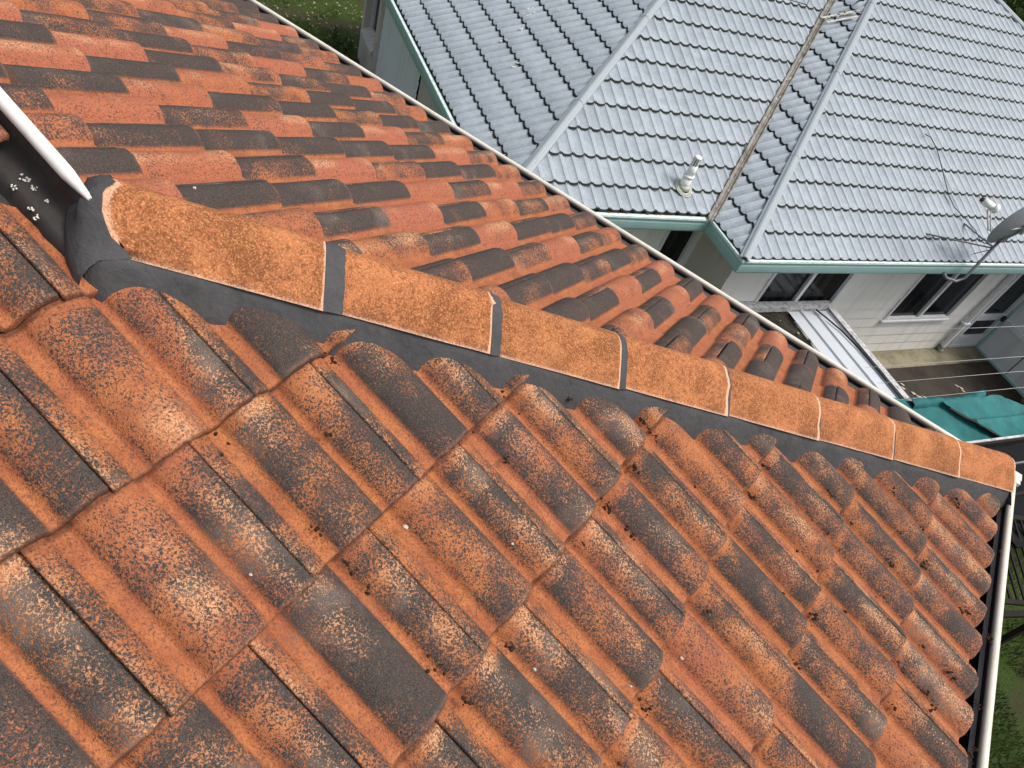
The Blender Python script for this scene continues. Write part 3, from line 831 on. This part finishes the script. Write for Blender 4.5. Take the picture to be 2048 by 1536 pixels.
window(NB(a + 0.16, -SST - 8.17, 0), -E1, NN, uc(-8.01), uc(-7.10), -4.12, -2.75, (), label='narrow dark window in the rendered corner', sill=False)
# far walls
mb = MB()
mb.box(NB(-L1 + 0.69, -SST - 8.15, BZ0), E1 * (UE - 1.19 + L1), NN * 0.1, ZZ * (BZ1 - BZ0), 'board'); mb.build('wall', nh)
mb = MB(); mb.box(NB(UE - 0.5, -11.4, BZ0), E1 * 0.1, NN * 10.9, ZZ * (BZ1 - BZ0), 'board'); mb.build('wall', nh)
mb = MB(); mb.box(NB(7.301, WS - 0.06, BZ0), E1 * 4.6, NN * 0.05, ZZ * (BZ1 - BZ0), 'board'); mb.build('wall', nh)

# ---- fibre-cement screen wall running out from the neighbour's wall
sw = empty('screen_wall', NB(7.3, 1.0, GROUND), 'pale grey panelled screen wall running out from the white glazed door', 'wall')
mb = MB()
mb.box(NB(7.30, WS + 0.03, BZ0 - 0.03), E1 * 0.06, NN * 2.6, ZZ * 2.1, 'board_grey')
mb.build('panel', sw)
mb = MB()
mb.box(NB(7.262, WS + 0.03, -4.06), E1 * 0.036, NN * 2.6, ZZ * 0.09, 'board_grey')
mb.build('rail', sw)
mb = MB()
mb.box(NB(7.262, WS + 0.03, BZ0 - 0.03), E1 * 0.036, NN * 0.05, ZZ * 2.1, 'teal')
mb.box(NB(7.262, WS + 0.085, BZ0 - 0.03), E1 * 0.036, NN * 2.5, ZZ * 0.05, 'teal')
mb.build('trim', sw)
mb = MB()
for q in (0.75, 1.5): mb.box(NB(7.288, WS + q, BZ0 + 0.03), E1 * 0.010, NN * 0.012, ZZ * 2.0, 'charcoal')
mb.build('joint_strip', sw)

# ---- lean-to with a ribbed sheet roof
lt = empty('lean_to', NB(1.7, 0.5, GROUND), 'low lean-to with a mouldy white frame and ribbed metal sheets against the weatherboard wall', 'lean-to')
LZ2 = -3.56
mb = MB()
mb.box(NB(-0.05, WS + 0.02, LZ2 - 0.03), E1 * 2.62, NN * 0.12, ZZ * 0.09, 'zinc_dirty')
mb.box(NB(2.49, WS + 0.145, LZ2 - 0.03), E1 * 0.10, NN * 2.4, ZZ * 0.07, 'zinc_dirty')
mb.build('frame', lt)
mb = MB(); rows = []
def rib(x):
    x = x % 0.25
    return 0.0 if x < 0.19 else 0.028
for w in (WS + 0.16, 2.0):
    row = []
    u = 1.70
    for k in range(3):
        b = 1.70 + 0.262 * k
        for (dx, h) in ((0.0, 0.026), (0.022, 0.026), (0.036, 0.0), (0.235, 0.0), (0.249, 0.026)): row.append(NB(b + dx, w, LZ2 - 0.01 + h))
    rows.append(row)
mb.grid([list(reversed(r)) for r in rows], 'zinc', smooth=False)
mb.build('roof_sheet', lt, 'clean ribbed silver sheets')
mb = MB(); rows = []
for i in range(24):
    w = WS + 0.16 + 2.2 * i / 23; row = []
    for j in range(50):
        u = -0.05 + 1.745 * j / 49
        row.append(NB(u, w, LZ2 - 0.03 + 0.016 * math.sin(u / 0.076 * 2 * math.pi) + 0.01 * noise.noise(V3((u * 3, w * 3, 0)))))
    rows.append(row)
mb.grid([list(reversed(r)) for r in rows], 'rotten')
mb.build('old_sheet', lt, 'dark mossy corrugated sheets')
mb = MB()
for u_, w_ in ((2.51, WS + 0.2), (2.51, 2.4), (0.0, 2.4)):
    mb = MB(); mb.box(NB(u_, w_, GROUND), E1 * 0.07, NN * 0.07, ZZ * (LZ2 - 0.04 - GROUND), 'zinc_dirty'); mb.build('post', lt)
# black lead lying over the sheets
mb = MB(); cc = [NB(2.18, WS + 0.2, LZ2 + 0.06), NB(2.30, WS + 0.35, LZ2 + 0.03), NB(2.40, WS + 0.6, LZ2 + 0.02), NB(2.45, WS + 0.95, LZ2 + 0.02), NB(2.462, WS + 1.4, LZ2 + 0.02), NB(2.462, WS + 2.1, LZ2 + 0.02)]
mb.tube(cc, 0.012, 'cable', 8)
tag(mb.build('power_lead', None), 'black lead curving over the silver sheets of the lean-to', 'cable')
# clumps of moss and weeds on the dark sheets
mb = MB(); rg = random.Random(3)
for i in range(130):
    u_ = rg.uniform(0.55, 1.6); w_ = rg.uniform(-0.2, 0.9)
    if rg.random() > 0.6 - 0.4 * (w_ - 0.1): continue
    c = NB(u_, w_, LZ2 + 0.0); blob(mb, c, (rg.uniform(.01, .035),) * 3, 'leaf2' if rg.random() < .35 else 'rotten', i, 1, 0.6, 0.9)
tag(mb.build('roof_moss', None), 'moss and lichen clumps growing on the dark sheets of the lean-to', 'moss', kind='stuff')

# ---- vent pipe on the middle slope
vp = empty('vent_pipe', NB(-0.31, -1.19, -2.27), 'white plastic vent pipe with a slotted cap standing on the metal roof', 'vent pipe')
B = NB(-0.31, -1.17, -2.28)
mb = MB(); mb.tube([B, B + ZZ * 0.17], 0.062, 'pvc', 16); mb.tube([B + ZZ * 0.17, B + ZZ * 0.195], [0.070, 0.068], 'pvc', 16); mb.tube([B + ZZ * 0.195, B + ZZ * 0.33], 0.052, 'pvc', 16); mb.build('pipe', vp)
mb = MB()
for k in range(10):
    a_ = 2 * math.pi * k / 10; d = V3((math.cos(a_), math.sin(a_), 0)); mb.cbox(B + ZZ * 0.375 + d * 0.044, d * 0.012, d.cross(ZZ) * 0.013, ZZ * 0.09, 'pvc')
mb.tube([B + ZZ * 0.33, B + ZZ * 0.42], 0.032, 'cable', 12)
mb.tube([B + ZZ * 0.42, B + ZZ * 0.44, B + ZZ * 0.45], [0.052, 0.048, 0.020], 'pvc', 16); mb.build('slotted_cap', vp)
mb = MB(); upv = (IN * math.cos(AL) + ZZ * math.sin(AL)); nv = E1.cross(upv); nv = nv if nv.z > 0 else -nv
for r_, rr in ((0.088, 0.015), (0.110, 0.010)):
    mb.tube([B + ZZ * 0.03 + (E1 * math.cos(q * math.pi / 10) + upv * (math.sin(q * math.pi / 10) * 1.15 - 0.15)) * r_ for q in range(21)], rr, 'sealant', 8)
mb.tube([B + ZZ * 0.01, B + ZZ * 0.07], [0.095, 0.055], 'sealant', 16)
mb.build('sealant_ring', vp)

# ---- satellite dish
DU = 4.09
sdh = empty('satellite_dish', NB(DU, 0.08, -2.55), 'grey satellite dish on a steel pole braced over the edge of the metal roof', 'satellite dish')
mb = MB(); mb.tube([NB(3.72, 0.0, -2.60), NB(3.80, 0.04, -2.66), NB(3.98, 0.09, -2.68), NB(DU, 0.1, -2.60), NB(DU, 0.1, -1.90)], 0.022, 'steel', 12); mb.build('pole', sdh)
for a_, b_ in (((DU, 0.1, -2.08), (3.36, -0.41, -2.25)), ((DU, 0.1, -2.07), (4.30, -0.58, -2.17)), ((DU, 0.1, -2.10), (4.25, -0.13, -2.36))):
    mb = MB(); mb.tube([NB(*a_), NB(*b_)], 0.011 if b_[1] != -0.13 else 0.006, 'steel', 8); mb.build('strut', sdh)
# reflector: paraboloid seen nearly edge on from behind
C0 = NB(4.16, 0.10, -1.61)
ax_dir = (-0.35 * _x - 0.84 * _y + 0.42 * _z).normalized()       # boresight, up and away
ax_a = (0.92 * _x - 0.38 * _y); ax_a = (ax_a - ax_dir * ax_a.dot(ax_dir)).normalized(); ax_b = ax_dir.cross(ax_a)
mb = MB()
for side, off in ((1, 0.0), (-1, 0.006)):
    rows = []
    for i in range(9):
        r_ = i / 8.0
        rows.append([C0 + ax_a * (0.46 * r_ * math.cos(2 * math.pi * k / 40)) + ax_b * (0.42 * r_ * math.sin(2 * math.pi * k / 40)) + ax_dir * (0.10 * r_ * r_ - 0.1 + off) for k in range(40)])
    mb.grid(rows if side > 0 else [list(reversed(r)) for r in rows], 'dish', True, True)
mb.tube([C0 + ax_a * (0.46 * math.cos(2 * math.pi * k / 40)) + ax_b * (0.42 * math.sin(2 * math.pi * k / 40)) + ax_dir * 0.003 for k in range(41)], 0.008, 'dish', 6, False)
mb.build('reflector', sdh)
mb = MB()
mb.cbox(C0 - ax_dir * 0.13, ax_a * 0.20, ax_b * 0.16, ax_dir * 0.05, 'dish')
mb.cbox(NB(DU, 0.1, -1.90), E1 * 0.09, NN * 0.09, ZZ * 0.10, 'steel')
mb.tube([NB(DU, 0.1, -1.92), C0 - ax_dir * 0.12], 0.02, 'steel', 8)
mb.build('mount', sdh)
A1 = NB(3.68, 0.08, -1.80); A2 = NB(3.32, 0.08, -1.50)
mb = MB(); mb.tube([C0 - ax_dir * 0.14, A1 , A2], 0.013, 'frame', 8); mb.tube([NB(3.66, 0.13, -1.79), NB(3.36, 0.12, -1.52)], 0.008, 'frame', 8); mb.build('feed_arm', sdh)
mb = MB()
d = (NB(3.36, 0.1, -1.53) - NB(3.10, 0.08, -1.36)).normalized()
q0 = NB(3.24, 0.08, -1.42)
lx = (_x * 0.85 + _y * 0.5 + _z * 0.1).normalized()
mb.tube([q0 - lx * 0.09, q0 + lx * 0.07], 0.046, 'pvc', 14); mb.tube([q0 + lx * 0.07, q0 + lx * 0.11, q0 + lx * 0.14], [0.056, 0.064, 0.050], 'pvc', 14)
mb.tube([q0 - lx * 0.09, q0 - lx * 0.115], 0.03, 'cable', 10)
mb.build('receiver', sdh)
# cable running down the roof to the dish
def onroof(u, w, h=0.066): return NB(u, w, EZ - w * TA + h)
mb = MB(); cp = [onroof(4.10, -1.88), onroof(4.22, -1.84), onroof(4.25, -1.70), onroof(4.24, -1.54), onroof(4.17, -1.18), onroof(4.13, -0.95), onroof(4.15, -0.78), onroof(4.32, -0.60), onroof(4.45, -0.44, 0.06), NB(4.30, -0.2, -2.20), NB(DU + 0.02, 0.08, -2.06)]
mb.tube(cp, 0.006, 'cable', 6)
tag(mb.build('aerial_cable', None), 'thin black cable wandering down the metal roof to the satellite dish', 'cable')
mb = MB(); mb.tube([onroof(1.80, -4.3), onroof(1.88, -4.0), onroof(2.0, -3.84), onroof(2.2, -3.74), onroof(2.52, -3.72), onroof(2.62, -3.84)], 0.006, 'cable', 6)
tag(mb.build('roof_cable', None), 'thin black cable looping into the dirty roof valley at the top of the photo', 'cable')
mb = MB(); mb.tube([onroof(3.75, -4.0, 0.10), NB(3.95, -4.25, -0.72), NB(4.4, -4.75, -0.42)], 0.012, 'cable', 6); mb.cbox(onroof(3.77, -4.02, 0.09), E1 * 0.07, NN * 0.05, ZZ * 0.05, 'cable')
tag(mb.build('aerial_mast', None), 'short black stay coming off the broken white board by the valley', 'stay')
# broken white board lying across the valley
mb = MB()
def rs(u, w, h=0.05): return NB(u, w, EZ + u * TA + h)
dA, dB = rs(3.18, -4.06), rs(3.72, -3.96)
axb = (dB - dA)
mb.box(dA, axb, (rs(3.40, -3.82) - rs(3.26, -3.92)) * 0.5, ZZ * 0.02, 'rubble')
mb.box(dA + ZZ * 0.03 + NN * 0.17 + E1 * 0.03, axb * 0.8, NN * 0.035, ZZ * 0.012, 'rubble')
for i in range(14): blob(mb, dA.lerp(dB, random.random()) + NN * random.uniform(0, 0.1) + ZZ * 0.035, (0.02, 0.02, 0.015), 'rubble' if i % 3 else 'leaf2', i, 1, 1, 0.8)
tag(mb.build('broken_board', None), 'broken chalky white board lying across the top of the valley', 'board')
# bird droppings on the left slope
mb = MB(); rg = random.Random(9)
for (u_, w_) in ((-1.45, -4.45), (-1.35, -4.35), (-1.3, -4.5), (-1.55, -6.0), (-1.6, -4.05), (-1.9, -3.3), (-1.38, -4.42), (-1.85, -3.9)):
    for q in range(5):
        c = NB(u_ + rg.uniform(-.05, .05), w_ + rg.uniform(-.05, .05), 0); c.z = EZ + (( -L1) * -1 + (c - O0).dot(E1)) * TA + 0.026
        blob(mb, c, (rg.uniform(.008, .024), rg.uniform(.008, .02), .004), 'rubble', q, 1, 1, 0.9)
tag(mb.build('bird_droppings', None), 'white bird droppings splashed on the left slope of the metal roof', 'droppings', kind='stuff')

# ---- clothesline
cl = empty('clothesline', NB(6.4, 1.2, GROUND), 'clothesline of thin pale cords strung above the dark patio', 'clothesline')
for wv in (0.42, 1.03, 1.30, 1.58):
    mb = MB(); mb.tube([NB(1.9 + (2.0 if wv < .5 else 0), wv, -3.30), NB(5.6, wv, -3.315), NB(9.0, wv, -3.30)], 0.003, 'wire', 6); mb.build('cord', cl)
mb = MB(); mb.box(NB(9.0, 0.3, -3.33), E1 * 0.05, NN * 1.4, ZZ * 0.05, 'zinc'); mb.box(NB(9.0, 0.95, GROUND), E1 * 0.06, NN * 0.06, ZZ * 1.42, 'zinc')
mb.build('post', cl)

# ================================================================= GROUND
mb = MB()
N_ = 60
rows = []
def gp(i, j):
    def sp(k): t = (k / N_ - 0.5) * 2; return 150 * (abs(t) ** 2.6) * (1 if t > 0 else -1)
    x, y = sp(i), sp(j) - 5
    return V3((x, y, GROUND + (0.05 * noise.noise(V3((x * .5, y * .5, 0))) - 0.02)))
for i in range(N_ + 1): rows.append([gp(i, j) for j in range(N_ + 1)])
mb.grid([list(reversed(r)) for r in rows], 'lawn'); 
tag(mb.build('lawn'), kind='structure')
mb = MB()
mb.box(NB(2.2, WS - 0.4, GROUND - 0.1), E1 * 5.1, NN * 3.6, ZZ * 0.135, 'patio'); tag(mb.build('patio'), kind='structure')
mb = MB()
mb.box(NB(2.6, WS - 0.02, GROUND - 0.1), E1 * 4.66, NN * 0.42, ZZ * 0.142, 'apron'); tag(mb.build('path'), kind='structure')

def at(x, y, z): return V3((x, y, z))
# ---- teal shade cloth slung over a low frame beside our wall
sc = empty('shade_cloth', at(-2.2, -6.6, -4.0), 'crumpled teal shade cloth spread over a low frame beside the dark timber beam', 'shade cloth')
def cloth_patch(name, c00, c10, c11, c01, z, seed, label, n=44, folds=()):
    mb = MB(); rows = []
    for i in range(n + 1):
        row = []
        for j in range(n + 1):
            a_, b_ = i / n, j / n
            u_ = (1 - a_) * (1 - b_) * c00[0] + a_ * (1 - b_) * c10[0] + a_ * b_ * c11[0] + (1 - a_) * b_ * c01[0]
            w_ = (1 - a_) * (1 - b_) * c00[1] + a_ * (1 - b_) * c10[1] + a_ * b_ * c11[1] + (1 - a_) * b_ * c01[1]
            e_ = min(a_, b_, 1 - a_, 1 - b_) * 8
            sag = -0.045 * math.sin(math.pi * a_) * math.sin(math.pi * b_)
            zz = z + sag + 0.022 * noise.noise(V3((u_ * 2.2, w_ * 3.0, seed))) + 0.012 * abs(noise.noise(V3((u_ * 6 + w_ * 5, w_ * 1.5 - u_, seed))))
            for (fb, fw, fh) in folds: zz += fh * math.exp(-((b_ - fb) / fw) ** 2)
            edge_w = 0.016 * noise.noise(V3((u_ * 5, w_ * 5, seed + 2))) * max(0, 1 - e_)
            row.append(NB(u_ + edge_w, w_ + edge_w, zz))
        rows.append(row)
    mb.grid([list(reversed(r)) for r in rows], 'cloth')
    return mb.build(name, sc, label)
cloth_patch('sheet', (2.2, 1.42), (2.96, 1.60), (3.66, 2.36), (2.3, 2.36), -3.47, 1, 'lower shaded sheet tucked under the edge of the upper one')
cloth_patch('sheet', (2.87, 1.62), (4.06, 1.62), (5.25, 2.36), (3.50, 2.36), -3.39, 5, 'upper bright sheet with a raised hem across it', 50, ((0.47, 0.035, 0.028), (0.0, 0.03, 0.02)))
mb = MB(); rows = []
for i in range(40):
    row = []
    for j in range(9):
        u_ = 2.45 + 1.38 * i / 39; a_ = math.pi * j / 8; hh = 0.09 + 0.05 * noise.noise(V3((u_ * 4, 0, 2))) + (0.05 if i > 33 else 0)
        row.append(NB(u_ + 0.02 * noise.noise(V3((u_ * 9, a_, 0))), 1.555 + (0.075 + 0.02 * noise.noise(V3((u_ * 7, 3, 3)))) * math.cos(a_) - 0.03 * math.sin(u_ * 3.4), -3.50 + (hh + 0.03 * noise.noise(V3((u_ * 9, a_ * 2, 2)))) * math.sin(a_)))
    rows.append(row)
mb.grid(rows, 'cloth'); mb.build('bunched_edge', sc, 'bunched far edge of the cloth')
for u_, w_ in ((2.95, 1.66), (4.0, 1.70), (3.55, 2.30), (5.1, 2.30)):
    mb = MB(); mb.box(NB(u_, w_, GROUND), E1 * 0.04, NN * 0.04, ZZ * (-3.56 - GROUND), 'zinc'); mb.build('post', sc)

# ---- dark timber beam and deck roof next to our corner
dk = empty('dark_pergola', at(-3.2, -5.5, GROUND), 'charcoal flat pergola with a peeling white-topped timber beam past the gutter corner', 'pergola')
U = lambda x, y, z: V3((x, y, z))
dirb = (at(-2.69, -6.73, 0) - at(-2.03, -5.87, 0)).normalized(); outb = V3((-dirb.y, dirb.x, 0))
if outb.y < 0: outb = -outb
bp = at(-1.75, -5.50, -3.30)
mb = MB(); mb.box(bp + ZZ * -0.10, dirb * 5.0, outb * 0.05, ZZ * 0.10, 'darkwood'); 
mb.box(bp + ZZ * 0.001 - outb * 0.012, dirb * 5.0, outb * 0.03, ZZ * 0.012, 'zinc_dirty'); mb.build('beam', dk)
mb = MB(); mb.box(bp + ZZ * -0.13 + outb * 0.06, dirb * 5.0, outb * 1.25, ZZ * 0.04, 'charcoal'); mb.box(bp + ZZ * -0.085 + outb * 0.32, dirb * 5.0, outb * 0.02, ZZ * 0.03, 'steel'); mb.box(bp + ZZ * -0.085 + outb * 0.70, dirb * 5.0, outb * 0.04, ZZ * 0.03, 'darkwood'); mb.build('deck', dk)
for k in (0.3, 4.6):
    mb = MB(); mb.box(bp + dirb * k + outb * 0.1 + ZZ * (GROUND - bp.z), dirb * 0.1, outb * 0.1, ZZ * (bp.z - 0.14 - GROUND), 'darkwood'); mb.build('post', dk)

# ---- black slatted gate lying beyond the gutter
gt = empty('slatted_gate', at(-2.9, -4.4, GROUND), 'black slatted gate panel standing open beside the lawn', 'gate')
g0 = at(-2.50, -3.75, -3.60); gx = (at(-3.3, -4.35, 0) - at(-2.5, -3.75, 0)).normalized(); gy = V3((gx.y, -gx.x, 0)); gy = gy if gy.y < 0 else -gy
tilt = (gy * 0.9 + ZZ * 0.25).normalized()
mb = MB(); mb.box(g0, gx * 1.4, tilt * 0.05, ZZ * 0.03, 'darkwood'); mb.box(g0 + tilt * 0.95, gx * 1.4, tilt * 0.05, ZZ * 0.03, 'darkwood'); mb.box(g0 + gx * 0.30 + ZZ * 0.03, gx * 0.03, tilt * 1.0, ZZ * 0.02, 'zinc'); mb.build('frame', gt)
for k in range(14):
    mb = MB(); mb.box(g0 + tilt * 0.05 + gx * (0.05 + 0.095 * k), gx * 0.022, tilt * 0.90, ZZ * 0.02, 'darkwood'); mb.build('slat', gt)
mb = MB(); mb.box(at(-2.35, -3.45, -3.75), (gx * 1.2 + ZZ * 0.25), tilt * 0.06, ZZ * 0.04, 'darkwood'); mb.build('bottom_rail', gt)
for k in (0.05, 1.2):
    mb = MB(); mb.box(V3((0, 0, 0)) + g0 + gx * k + ZZ * (GROUND - g0.z), gx * 0.06, gy * 0.06, ZZ * (g0.z - GROUND), 'darkwood'); mb.build('post', gt)

# ---- plants
def leafy(mb, c, r, n, size, mat, seed=0, flat=0.8):
    rg = random.Random(seed)
    for i in range(n):
        d = V3((rg.gauss(0, 1), rg.gauss(0, 1), rg.gauss(0, 1)))
        d = d.normalized() * (rg.random() ** 0.45)
        p = V3(c) + V3((d.x * r[0], d.y * r[1], d.z * r[2]))
        if noise.noise(p * (1.6 / max(r)) + V3((seed, 0, 0))) < -0.22: continue
        a = V3((rg.gauss(0, 1), rg.gauss(0, 1), rg.gauss(0, 0.5))).normalized(); b = a.orthogonal().normalized()
        b = (b * math.cos(i) + a.cross(b) * math.sin(i)).normalized()
        s = size * rg.uniform(0.6, 1.3)
        mb.quad([p - a * s, p + b * s * 0.45, p + a * s, p - b * s * 0.45], mat)
def tree(name, base, h, r, n, size, label, cat, seed, mat='leaf', trunk=0.12):
    t = empty(name, base, label, cat, None)
    mb = MB(); b = V3(base); top = b + ZZ * h
    mb.tube([b, b + ZZ * h * 0.3 + V3((0.05, 0, 0)), b + ZZ * h * 0.55], [trunk, trunk * 0.8, trunk * 0.55], 'bark', 10)
    rg = random.Random(seed)
    for k in range(7):
        a = rg.uniform(0, 6.28); s = b + ZZ * h * rg.uniform(0.3, 0.55); e_ = s + V3((math.cos(a) * r * 0.7, math.sin(a) * r * 0.7, h * rg.uniform(0.15, 0.35)))
        mb.tube([s, s.lerp(e_, 0.5) + ZZ * 0.1, e_], [trunk * 0.45, trunk * 0.3, trunk * 0.1], 'bark', 6)
    mb.build('trunk', t)
    mb = MB()
    for k in range(9):
        a = rg.uniform(0, 6.28); rr = r * rg.uniform(0.2, 0.75)
        leafy(mb, b + V3((math.cos(a) * rr, math.sin(a) * rr, h * rg.uniform(0.45, 0.95))), (r * 0.5, r * 0.5, r * 0.42), n // 9, size, mat, seed * 13 + k)
    mb.build('crown', t)
tree('garden_tree', NB(11.8, -10.5, GROUND), 4.6, 2.6, 9000, 0.10, 'dark leafy tree showing past the far right hip of the metal roof', 'tree', 5, trunk=0.16)
tree('garden_tree', NB(15.0, -8.5, GROUND), 4.4, 2.6, 9000, 0.10, 'second dark tree behind, at the very top right corner', 'tree', 8, trunk=0.16)
def shrub(base, r, n, size, label, seed, mat='leaf'):
    o = empty('shrub', base, label, 'shrub')
    mb = MB(); rg = random.Random(seed)
    for k in range(7):
        a = rg.uniform(0, 6.28); mb.tube([V3(base), V3(base) + V3((math.cos(a) * r[0] * 0.5, math.sin(a) * r[1] * .5, r[2] * 1.2))], [0.012, 0.004], 'bark', 5)
    mb.build('stem', o)
    mb = MB(); leafy(mb, V3(base) + ZZ * r[2], r, n, size, mat, seed); mb.build('foliage', o)
shrub((9.95, -7.75, GROUND), (0.30, 0.45, 0.30), 900, 0.035, 'low dark shrub at the foot of the rendered corner', 11)
shrub((12.6, -10.1, GROUND), (0.55, 0.5, 0.35), 1200, 0.04, 'leafy shrub at the top edge of the lawn', 12)
shrub((13.6, -9.3, GROUND), (0.6, 0.5, 0.35), 1200, 0.04, 'second leafy shrub along the top edge of the lawn, further left', 14)
shrub(tuple(NB(6.95, 1.25, GROUND + 0.03)), (0.34, 0.34, 0.32), 900, 0.04, 'small variegated shrub between the screen wall and the shade cloth', 13, 'leaf2')
# fallen leaves on the left lawn
mb = MB(); rg = random.Random(21)
for i in range(900):
    x = rg.gauss(11.2, 1.4); y = rg.gauss(-9.3, 1.3)
    p = V3((x, y, GROUND + 0.035)); a = V3((rg.gauss(0, 1), rg.gauss(0, 1), rg.gauss(0, .35))).normalized() * rg.uniform(0.015, 0.04); b = V3((-a.y, a.x, rg.uniform(-.01, .01))) * 0.5
    mb.quad([p - a, p - b, p + a, p + b], 'litter' if rg.random() < 0.7 else 'leaf')
tag(mb.build('fallen_leaves'), 'pale fallen leaves scattered on the lawn beyond the far gutter', 'leaves', kind='stuff')
# grass tufts on the two visible bits of lawn
mb = MB(); rg = random.Random(22)
for cx, cy, sx, sy, n in ((11.2, -9.0, 1.7, 1.5, 9000), (-3.9, -3.6, 0.5, 1.6, 9000)):
    for i in range(n):
        x = rg.gauss(cx, sx); y = rg.gauss(cy, sy); h = rg.uniform(0.02, 0.06); p = V3((x, y, GROUND + 0.0))
        if (p - NB(-L1 + 0.38, -SST, p.z)).dot(E1) > 0 and cx > 0: continue
        if noise.noise(V3((x * 1.3, y * 1.3, 0))) < -0.12: continue
        a = V3((rg.uniform(-1, 1), rg.uniform(-1, 1), 0)).normalized() * 0.006; t_ = V3((rg.uniform(-.03, .03), rg.uniform(-.03, .03), h + 0.03))
        mb.quad([p - a, p + a, p + t_], 'leaf')
tag(mb.build('grass'), 'short green grass blades on the lawn', 'grass', kind='stuff')
# litter bits on the right lawn and patio
mb = MB(); rg = random.Random(31)
for (u_, w_) in ((4.75, 0.55), (4.6, 0.35), (5.9, 0.5), (4.82, 0.62)):
    for q in range(3): 
        p = NB(u_ + rg.uniform(-.06, .06), w_ + rg.uniform(-.06, .06), GROUND + 0.05); blob(mb, p, (0.045, 0.018, 0.01), 'pebble', q, 1, 1, 0.9)
tag(mb.build('scrap_litter'), 'pale scraps lying on the dark wet patio', 'litter', kind='stuff')

# ================================================================= SMALL THINGS ON THE TILES
def onB(a_y, v, h): return V3((v * CT, a_y, v * ST)) + BN * h
chips = [(0.98, 1.215, 'large white stone chip in a pan near the bottom centre of the roof'), (0.0, 0.0, None)]
def place_on_pan(n, v, off=0.0):  # pan index n, distance v up the slope
    return onB((17 - n) * W + off, v, 0.020 + 0.5 * 0.0)
chip_list = [(3.99, 1.55 - 0.26, 0.011, 'largest white stone chip, in a pan near the bottom centre'),
             (4.02, 0.90, 0.0075, 'small white chip lower in the same pan as the largest chip'),
             (5.1, 1.10, 0.006, 'tiny pale chip beside a roll right of the largest chip'),
             (6.05, 0.62, 0.008, 'pale chip in a pan near the bottom right of centre'),
             (5.0, 0.70, 0.007, 'pale grey chip in the pan left of the bottom right moss'),
             (5.05, 2.12, 0.007, 'white chip in a pan just below the mid hip pointing'),
             (2.1, 1.42, 0.006, 'pale chip low on the left of the roof')]
for n_, v_, s_, lab_ in chip_list:
    s_ *= 0.62
    mb = MB(); blob(mb, place_on_pan(n_, v_), (s_, s_ * 0.8, s_ * 0.6), 'pebble', int(v_ * 100), 1, 1, 0.7)
    tag(mb.build('stone_chip', None), lab_, 'stone chip', 'stone chips on the tiles')
mb = MB(); rg = random.Random(77)
cl_ = []
for k in range(120):
    n_ = rg.randint(3, 16); v_ = rg.uniform(-0.25, 0.5) if n_ > 9 else rg.uniform(0.3, 1.7)
    if rg.random() < 0.55: v_ = (7 - rg.randint(2, 8)) * GB - rg.uniform(0.01, 0.03)
    cl_.append((n_ + rg.uniform(-0.12, 0.12), v_))
for n_, v_ in cl_:
    p0 = place_on_pan(n_, v_)
    if p0.y - p0.x < 0.16: continue
    for q in range(rg.randint(1, 7)):
        p = p0 + V3((rg.gauss(0, 0.010), rg.gauss(0, 0.007), 0)); p.z = p.x * TT + 0.014 + rg.uniform(0, 0.006); s_ = rg.uniform(0.0016, 0.0045)
        blob(mb, p, (s_ * 1.3, s_, s_), 'moss', q, 1, 1, 1.0)
tag(mb.build('moss_crumbs'), 'dark dry moss crumbs caught in the pans of the near slope', 'moss', kind='stuff')
